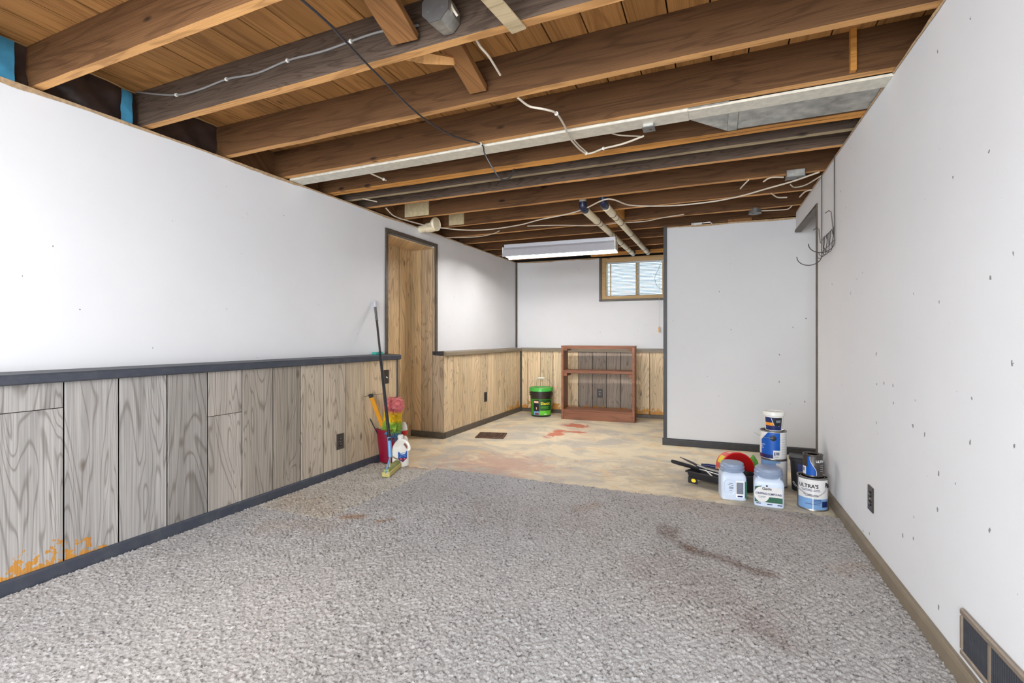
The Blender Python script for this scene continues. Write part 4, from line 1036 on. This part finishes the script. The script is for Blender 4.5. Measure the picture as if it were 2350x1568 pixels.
def slab(a, b, w, z0, z1):
    a, b = a-o0, b-o0; return [(*(a-sd*w).xy, z0), (*(a+sd*w).xy, z0), (*(b+sd*w).xy, z0), (*(b-sd*w).xy, z0), (*(a-sd*w).xy, z1), (*(a+sd*w).xy, z1), (*(b+sd*w).xy, z1), (*(b-sd*w).xy, z1)]
mb = MB(); mb.hexa(slab(hd, hb, .030, 0, .038)); obj('sponge_head', mb, 'sponge', mop, bevel=.005)
mb = MB(); mb.hexa(slab(hd+ax*.01, hb-ax*.01, .022, .038, .055)); obj('backing_plate', mb, 'sponge_green', mop, bevel=.003)
# teal eraser on the rail
p = on_left(879, 815, False); er = MB(); er.box(-.022, .022, -.05, .05, 0, .022)
o = obj('scrub_block', er, 'teal', bevel=.004, base=True); o.location = (xu(3.30)+.035, 3.36, .9025); tag(o, 'small teal block lying on the chair rail beside the recess', 'block')

# ------------------------------------------------------------ paint cans and tubs by the right wall
def gallon(name, x, y, z, r, h, label, cat='paint can', body='can_metal', rot=0):
    o = thing(name, label, cat, (x, y, z), face_cam(x, y)+rot)
    mb = MB(); mb.lathe([(r-.003, 0), (r+.001, .001), (r+.001, .005), (r-.001, .008), (r-.001, h-.008), (r+.0015, h-.006), (r+.0015, h-.001), (r-.004, h), (r-.008, h-.006)], 48); obj('can_body', mb, body, o, smooth=True)
    mb = MB(); mb.lathe([(r-.008, h-.006), (r-.014, h-.009), (r-.018, h-.004), (r-.022, h-.003), (r-.026, h-.008), (0, h-.008)], 48); obj('lid', mb, 'can_paint', o, smooth=True)
    return o
R = .084; h = .198
c1x, c1y = .548, 3.462
ca = gallon('paint_can', c1x, c1y, 0, R, h, 'gallon paint can with a pale blue label and white drip by the right wall')
mb = MB(); cyl_patch(mb, R+.0005, -1.25, 1.15, .010, .075, 0); cyl_patch(mb, R+.0005, -1.25, 1.15, .075, .188, 1); cyl_patch(mb, R+.001, .62, 1.1, .025, .06, 2); cyl_patch(mb, R+.001, -1.25, -1.08, .01, .188, 3)
for i, (z, a0, a1) in enumerate(((.128, -.75, .45), (.121, -.7, .5), (.098, -.6, .3), (.090, -.5, .35), (.068, 0, .55), (.060, -.05, .6), (.052, 0, .55), (.042, -.45, .5))): cyl_patch(mb, R+.0012, a0, a1, z-.0014, z+.0014, 2)
obj('label', mb, ['label_skyblue', 'label_white', 'label_navy', 'can_metal'], ca)
mb = MB(); cyl_text(mb, "ULTRA'S", .030, R+.002, -.28, .148, 0, .0008)
obj('lettering', mb, 'ink_black', ca)
mb = MB(); cyl_patch(mb, R+.0022, .0, .05, .0, .14, 0); obj('paint_drip', mb, 'ink_white', ca)
mb = MB(); mb.lathe([(.015, 0), (.013, .004), (0, .005)], 16); mb.v = [(v[0]*.95+.069, -v[2]-.052-v[0]*.55, v[1]+.158) for v in mb.v]; obj('bail_ear', mb, 'ink_black', ca)
sp = spline([(.072, -.058, .155), (.06, -.085, .125), (.02, -.108, .098), (-.035, -.10, .105), (-.078, -.07, .13), (-.100, -.03, .15), (-.104, .0, .135), (-.09, .01, .11)], 6)
mb = MB(); mb.tube(sp, .0018, 6); obj('bail_handle', mb, 'wire_light', ca, smooth=True)
# quart can on top
qt = gallon('paint_can', .552, 3.478, h-.004, .054, .135, 'small quart paint can with blue label on top of the pale gallon can', body='can_dark')
mb = MB(); r = .0545
cyl_patch(mb, r, -1.5, -.5, .06, .125, 3); cyl_patch(mb, r, -1.35, -.72, .012, .06, 1)
sw = lambda z: .32-.62*((z-.01)/.113)**1.1+.12*math.sin((z-.01)/.113*PI*2)
poly_patch(mb, r+.0006, lambda z: -.70 if z < .06 else -.52, sw, .010, .123, 0); poly_patch(mb, r+.0009, sw, lambda z: sw(z)+.05, .010, .123, 1, na=2)
cyl_patch(mb, r+.001, -1.2, -.9, .03, .052, 4)
for z in (.070, .060, .048, .036): cyl_patch(mb, r+.001, .75, 1.2, z, z+.002, 1)
obj('label', mb, ['label_blue', 'label_white', 'ink_black', 'plate_brown', 'ink_grey'], qt)
mb = MB(); cyl_text(mb, 'ULTRA', .019, r+.0015, .80, .096, 0, .0006); obj('lettering', mb, 'ink_white', qt)
# stack: two gallons and a tub
sx_, sy2 = .372, 3.87
g1 = gallon('paint_can', sx_+.004, sy2, 0, R, h, 'pale blue gallon paint can at the bottom of the tall stack')
mb = MB(); cyl_patch(mb, R+.0005, -1.3, .5, .010, .188, 0); cyl_patch(mb, R+.0005, .5, 1.4, .010, .188, 1); cyl_patch(mb, R+.001, .15, .6, .12, .175, 1); obj('label', mb, ['label_skyblue', 'label_white'], g1)
g2 = gallon('paint_can', sx_, sy2, h-.001, R, h, 'gallon paint can with a bright blue label, second in the tall stack')
mb = MB(); cyl_patch(mb, R+.0005, -1.5, 1.4, .006, .190, 1)
poly_patch(mb, R+.001, lambda z: -1.02 if z < .135 else min(.4, -.95+(z-.135)*10.5), lambda z: .52, .034, .188, 0, 28)
cyl_patch(mb, R+.001, -1.5, .52, .008, .034, 2); cyl_patch(mb, R+.0014, -1.4, -.7, .018, .026, 3)
cyl_patch(mb, R+.0016, .0, .62, .008, .066, 1); cyl_patch(mb, R+.002, .08, .16, .030, .054, 2); cyl_patch(mb, R+.002, .2, .46, .034, .054, 4); cyl_patch(mb, R+.002, .08, .40, .020, .023, 4)
for i in range(9): cyl_patch(mb, R+.002, .66, 1.15, .175-i*.017, .1765-i*.017, 4)
for i, (z, a1) in enumerate(((.100, -.62), (.090, -.8), (.082, -.9), (.074, -.75))): cyl_patch(mb, R+.0016, -1.35, a1, z, z+.003, 1)
obj('label', mb, ['label_blue', 'label_white', 'label_navy', 'label_maroon', 'ink_grey'], g2)
mb = MB(); mb.lathe([(.020, 0), (.018, .003), (0, .004)], 20); a = .08
mb.v = [(v[0], -v[2]-R-.0005+abs(v[0])*.1, v[1]+.150) for v in mb.v]; obj('bail_ear', mb, 'ink_black', g2)
mb = MB(); mb.tube(spline([(.0, -R-.006, .150), (-.05, -.078, .152), (-.085, -.045, .156), (-.113, -.03, .168), (-.12, -.028, .176)], 6), .002, 6); obj('bail_handle', mb, 'wire_light', g2, smooth=True)
tb = thing('white_tub', 'small white lidded tub with blue and orange label topping the stack', 'tub', (sx_+.004, sy2+.0, 2*h-.006), face_cam(sx_, sy2))
cn = .085; r0 = .0525
mb = MB(); mb.lathe([(r0-.004, 0), (r0, .003), (r0+cn*.115, .115), (r0+cn*.115, .12)], 36); obj('tub_body', mb, 'white_plastic', tb, smooth=True)
mb = MB(); mb.lathe([(.0655, .108), (.0695, .110), (.0705, .130), (.067, .137), (.060, .137), (.058, .134), (0, .134)], 36); obj('lid', mb, 'white_plastic', tb, smooth=True)
mb = MB(); rr = r0+.0008
cyl_patch(mb, rr, -1.1, .95, .008, .040, 0, cone=cn); cyl_patch(mb, rr, -1.1, -.1, .040, .062, 1, cone=cn); cyl_patch(mb, rr, -1.1, -.1, .062, .098, 2, cone=cn); cyl_patch(mb, rr, -.1, .95, .040, .098, 3, cone=cn); cyl_patch(mb, rr+.0006, .25, .75, .062, .080, 4, cone=cn)
vs = [cylpt(rr+.001+cn*z, a, z) for a, z in ((-.32, .098), (-.27, .098), (-.02, .045), (.04, .045), (.62, .040), (.62, .037), (-.04, .041))]; mb.add(vs, [(0, 1, 3, 2), (2, 3, 4, 5, 6)], 5)
obj('label', mb, ['label_navy', 'label_orange', 'label_navy', 'ink_black', 'ink_grey', 'ink_white'], tb)
# square screw-top jars
def jar(name, x, y, w, h, label, rz):
    o = thing(name, label, 'jar', (x, y, 0), rz); r = w/2
    mb = MB(); prof = [(r-.006, 0), (r-.001, .004), (r, .012), (r, h*.60), (r-.003, h*.66), (r-.012, h*.715), (r-.020, h*.74), (r-.020, h*.78)]
    mb.lathe(prof, 64, sq=1.0); obj('jar_body', mb, 'jar_body', o, smooth=True)
    mb = MB(); q = r-.004
    mb.lathe([(q, h*.75), (q+.002, h*.765), (q+.002, h*.80), (q-.003, h*.815), (q-.003, h*.84), (q+.001, h*.85), (q+.001, h*.885), (q-.003, h*.9), (q-.004, h*.965), (q-.010, h*.985), (q-.016, h*.99), (0, h*.985)], 48); obj('lid', mb, 'jar_lid', o, smooth=True)
    return o
w = .165; hh = .235
ja = jar('square_jar', .095, 3.475, w-.012, hh, 'square pale jar with moulded grip hole and grey lid, left of the two', face_cam(.095, 3.475)+.16)
r = (w-.012)/2
mb = MB(); y = -r-.0012; mb.box(.010, .058, y, -r+.001, .022, .128, 0); mb.box(.014, .054, y-.0008, y, .045, .118, 1); mb.box(.064, r-.001, y, -r+.001, .02, .125, 3); mb.box(.020, .050, y-.001, y, .026, .034, 2)
obj('label', mb, ['ink_white', 'ink_grey', 'label_navy', 'jar_green'], ja)
mb = MB(); n = 20; vs = []; 
for i in range(n):
    a = 2*PI*i/n; ca_, sa_ = math.cos(a), math.sin(a); k = (abs(ca_)**4+abs(sa_)**4)**(-.25)
    vs += [(-.028+.034*k*ca_, -r-.002, .085+.048*k*sa_), (-.028+.026*k*ca_, -r+.001, .085+.040*k*sa_)]
mb.add(vs, [(2*i, (2*i+2) % (2*n), (2*i+3) % (2*n), 2*i+1) for i in range(n)]+[tuple(2*i+1 for i in range(n))]); obj('grip_recess', mb, 'jar_body', ja, smooth=True)
mb = MB(); 
for z, a0, a1 in ((.108, -.03, -.008), (.100, -.036, -.022), (.096, -.018, -.004), (.085, -.03, -.005), (.080, -.03, -.003), (.075, -.03, -.006), (.062, -.028, -.012)): mb.box(a0, a1, -r-.0008, -r+.001, z, z+.003)
obj('embossed_print', mb, 'ink_grey', ja)
jb = jar('square_jar', .302, 3.425, w+.004, hh, 'square pale jar with a green and white front label, right of the two', face_cam(.302, 3.425)+.05)
r = (w+.004)/2
def fJ(a, b2): return (a, -r-.0022, b2)
mb = MB(); y1_ = -r-.0008
mb.box(-r+.012, r-.012, y1_, -r+.001, .03, .125, 1)
mb.add([(-r+.006, y1_-.0003, .03), (-r+.05, y1_-.0003, .03), (-r+.012, y1_-.0003, .075), (-r+.045, y1_-.0003, .132), (-r+.006, y1_-.0003, .125)], [(0, 1, 2), (0, 2, 4), (2, 3, 4)], 0)
mb.box(-.028, r-.012, y1_-.0006, y1_, .032, .066, 0)
n = 24; vs = [(-.040+.042*math.cos(2*PI*i/n), y1_-.0010, .078+.048*math.sin(2*PI*i/n)) for i in range(n)]; mb.add(vs, [tuple(range(n))], 1)
for a0, a1, z in ((-.07, -.045, .020), (-.01, .018, .018), (.045, .07, .018)): mb.box(a0, a1, y1_-.0006, y1_, z, z+.005, 2)
mb.box(-.06, -.018, y1_-.0014, y1_-.0008, .064, .067, 3); mb.box(-.055, -.022, y1_-.0014, y1_-.0008, .058, .060, 3)
obj('label', mb, ['jar_green', 'label_white', 'label_navy', 'ink_grey'], jb)
mb = MB(); letter_flat(mb, 'Gaido', .022, lambda a, b2: (a-.012, -r-.0024, b2+.115), 0, .0005); letter_flat(mb, 'STRIPPING COMPOUND', .0132, lambda a, b2: (a-.003, -r-.0024, b2*1.3+.084), 1, .0004)
mb.lathe([(.006, 0), (.006, .001)], 5); mb.v[-10:] = [(v[0]-.012, -r-.0024-v[2]*0, v[1]+.133) for v in mb.v[-10:]]
obj('lettering', mb, ['ink_black', 'label_navy'], jb)
# black tub behind
bt = thing('black_tub', 'black square tub with a blue patch standing behind the paint cans', 'tub', (.563, 3.845, 0), face_cam(.563, 3.845))
mb = MB(); mb.lathe([(.074, 0), (.078, .006), (.088, .205), (.093, .208), (.093, .22)], 40, sq=.6); obj('tub_body', mb, 'black_plastic', bt, smooth=True)
mb = MB(); mb.lathe([(.095, .212), (.096, .226), (.090, .230), (.084, .226), (0, .226)], 40, sq=.6); obj('lid', mb, 'black_plastic', bt, smooth=True)
mb = MB(); mb.box(-.04, .03, -.096, -.090, .13, .19); obj('label', mb, 'label_navy', bt)
# black pail under red tub
bp = thing('black_pail', 'small black pail between the two square jars, holding up the red tub', 'pail', (.185, 3.66, 0), 0)
mb = MB(); mb.lathe([(.055, 0), (.058, .004), (.068, .105), (.072, .108), (.072, .115), (.066, .115), (.055, .012), (0, .01)], 28); obj('pail_body', mb, 'black_plastic', bp, smooth=True)
# red tub on its side
ctr = atd(1693, 1077, 3.42)
rt = thing('red_tub', 'glossy red tub with a yellow patch tipped on its side behind the jars', 'tub', ctr)
axv = Vector((-.30, .88, -.05)).normalized()
# build around local z then rotate: open mouth faces toward the camera side (-axv)
mb = MB(); mb.lathe([(.112, 0), (.118, .003), (.118, .008), (.111, .010), (.100, .150), (0, .152)], 44, mats=[0, 0, 0, 1, 1]); mb.lathe([(.112, .0), (.106, .004), (.097, .142), (0, .144)], 44)
rb = obj('tub_body', mb, ['red_plastic', 'red_light'], rt, smooth=True, center=False)
rot = axv.to_track_quat('Z', 'Y'); dl = rot.inverted() @ Vector((-.80, -.2, .55)); aa = math.atan2(dl.x, -dl.y)
mb = MB(); cyl_patch(mb, .1135, aa-.3, aa+.25, .02, .12, 0, cone=-.0786)
for da in (-1.3, -.8, .75, 1.3): cyl_patch(mb, .1133, aa+da-.16, aa+da+.16, .03, .11, 1, cone=-.0786)
obj('label', mb, ['ink_yellow', 'peach'], rt, center=False)
rot = axv.to_track_quat('Z', 'Y'); rt.rotation_mode = 'QUATERNION'; rt.rotation_quaternion = rot
# paint tray with tools
tr_ = thing('paint_tray', 'black plastic paint tray holding brushes beside the left jar', 'paint tray', (-.02, 3.72, 0), -.42)
mb = MB(); tw, td = .15, .10
def trayshell(z0, z1, w0, w1, d0, d1, t):
    o = [(-w1, -d1, z1), (w1, -d1, z1), (w1, d1, z1), (-w1, d1, z1)]; i = [(-w1+t, -d1+t, z1), (w1-t, -d1+t, z1), (w1-t, d1-t, z1), (-w1+t, d1-t, z1)]
    b = [(-w0, -d0, z0), (w0, -d0, z0), (w0, d0, z0), (-w0, d0, z0)]; bi_ = [(-w0+t, -d0+t, z0+t), (w0-t, -d0+t, z0+t), (w0-t, d0-t, z0+t), (-w0+t, d0-t, z0+t)]
    vs = b+o+i+bi_
    fs = [(0, 3, 2, 1)]+[(k, (k+1) % 4, 4+(k+1) % 4, 4+k) for k in range(4)]+[(4+k, 4+(k+1) % 4, 8+(k+1) % 4, 8+k) for k in range(4)]+[(8+k, 8+(k+1) % 4, 12+(k+1) % 4, 12+k) for k in range(4)]+[(12, 13, 14, 15)]
    mb.add(vs, fs)
trayshell(.035, .085, tw-.012, tw, td-.012, td, .004); obj('tray_body', mb, 'black_plastic', tr_, bevel=.002)
mb = MB()
for a, b2, c_, d_ in ((-tw-.008, tw+.008, -td-.008, -td), (-tw-.008, tw+.008, td, td+.008), (-tw-.008, -tw, -td, td), (tw, tw+.008, -td, td)): mb.box(a, b2, c_, d_, .078, .087)
obj('tray_rim', mb, 'black_plastic', tr_)
for s in (-1, 1):
    mb = MB(); mb.box(-tw+.005, -tw+.075, s*td*.9-.004, s*td*.9+.004, 0, .045); obj('foot', mb, 'black_plastic', tr_, bevel=.003)
mb = MB(); mb.lathe([(.013, 0), (.013, .004)], 16); mb.v = [(v[0]*1.3-.10, -td*.9-.004-v[2], v[1]+.024) for v in mb.v]; tag(obj('roller_end', mb, 'ink_yellow', tr_), 'yellow disc')
def rod(name, pts, rs, mat, label, cat='brush', parts=()):
    pts = [Vector(p) for p in pts]; o = thing(name, label, cat, pts[0])
    mb = MB(); mb.tube([p-pts[0] for p in pts], rs, 10); obj('handle', mb, mat, o, smooth=True)
    for nm, pp, rr, mt in parts:
        mb = MB(); mb.tube([Vector(p)-pts[0] for p in pp], rr, 10); obj(nm, mb, mt, o, smooth=True)
    return o
k = 3.52
rod('paint_roller', [atd(1541, 1058, k), atd(1546, 1060, k), atd(1560, 1064, k), atd(1585, 1071, k), atd(1603, 1077, k)], [.010, .0135, .0145, .0135, .010], 'black_plastic', 'paint roller with a thick black handle resting across the tray', 'paint roller',
    [('wire_arm', [atd(1603, 1077, k), atd(1612, 1079, k-.02), atd(1632, 1085, k-.1), atd(1655, 1092, k-.2)], [.005]*4, 'wire_light'), ('wire_tip', [atd(1620, 1080, k-.05), atd(1634, 1093, k-.18)], .0045, 'white_plastic')])
rod('paint_brush', [atd(1560, 1049, 3.62), atd(1575, 1056, 3.60), atd(1592, 1064, 3.58), atd(1600, 1069, 3.56)], [.002, .006, .0075, .008], 'black_plastic', 'slim paint brush with a pointed black handle in the tray', 'paint brush',
    [('ferrule', [atd(1600, 1068, 3.56), atd(1618, 1075, 3.52), atd(1650, 1084, 3.45)], [.009, .008, .010], 'galv')])
rod('scraper', [atd(1609, 1067, 3.68), atd(1624, 1069, 3.66), atd(1642, 1072, 3.64)], [.010, .014, .016], 'label_navy', 'navy blue handle of a scraper lying at the back of the tray', 'scraper')
mb = MB(); mb.lathe([(.02, 0), (.034, .01), (.038, .05), (.030, .09), (.01, .12)], 14); p = atd(1734, 1100, 3.75)
for i, v in enumerate(mb.v): mb.v[i] = tuple(Vector(v)*(1+.3*mnoise.noise(Vector(v)*30)))
o = obj('green_rag', mb, 'rag_green', smooth=True, base=True); o.location = (.262, 4.10, 0); o.scale = (1, 1, 1.15); tag(o, 'crumpled green rag standing behind the tall stack of cans', 'rag')
mb = MB(); mb.box(-.03, .03, -.02, .02, 0, .11)
o = obj('yellow_sponge', mb, 'sponge', bevel=.008, base=True); o.location = (.235, 3.86, 0); tag(o, 'yellow sponge between the red tub and the tall can stack', 'sponge')

# ------------------------------------------------------------ wire rack on the right wall
rk = thing('wire_rack', 'dark wire hook rack with a small mesh hanging on the right wall', 'rack', (xr(3.6)-.012, 3.6, 1.55))
o0 = rk.location
def rr_(y, z, d=.012): return Vector((xr(y)-d, y, z))-o0
yA, yB = 3.775, 3.425
for y, ph, hk in ((yA, .145, 1.60), (yB, .135, 1.625)):
    n = 10; pts = [rr_(y, 2.15), rr_(y, 2.0), rr_(y, 1.9), rr_(y, hk)]+[rr_(y, hk-ph*.42*math.sin(PI*i/n), .012+ph*(1-math.cos(PI*i/n))/2) for i in range(1, n+1)]
    mb = MB(); mb.tube(pts, .0028, 6); obj('hook_wire', mb, 'wire_dark', rk, smooth=True)
    z0 = 1.72 if y == yA else 1.75
    pts = [rr_(y, z0-.03, .012), rr_(y, z0-.035, .02), rr_(y, z0+.06, .028), rr_(y, z0+.07, .04), rr_(y, z0+.055, .06)]
    mb = MB(); mb.tube(pts, .0026, 6); obj('upper_hook', mb, 'wire_dark', rk, smooth=True)
mb = MB(); mb.tube([rr_(yA, 1.70), rr_(yB, 1.72)], .0024, 6); mb.tube([rr_(yA, 1.62), rr_(yB, 1.64)], .0022, 6); obj('cross_wire', mb, 'wire_dark', rk)
for i in range(4):
    a, b2 = yA-.05-.08*i, yA-.12-.08*i; n = 8
    a0 = rr_(a, 1.715); a1 = rr_((a+b2)/2+.02*(-1)**i, 1.665, .016); a2 = rr_(b2+.03, 1.62, .02)
    tail = [rr_(b2+.03, 1.60-.03*math.sin(PI*k/n), .02+.04*(1-math.cos(PI*k/n))/2) for k in range(n+1)]
    mb = MB(); mb.tube([a0, a1, a2]+tail, .002, 6); mb.tube([rr_(a-.04, 1.715), rr_((a+b2)/2-.03, 1.67, .018), a2], .0018, 6); obj('mesh_wire', mb, 'wire_dark', rk, smooth=True)
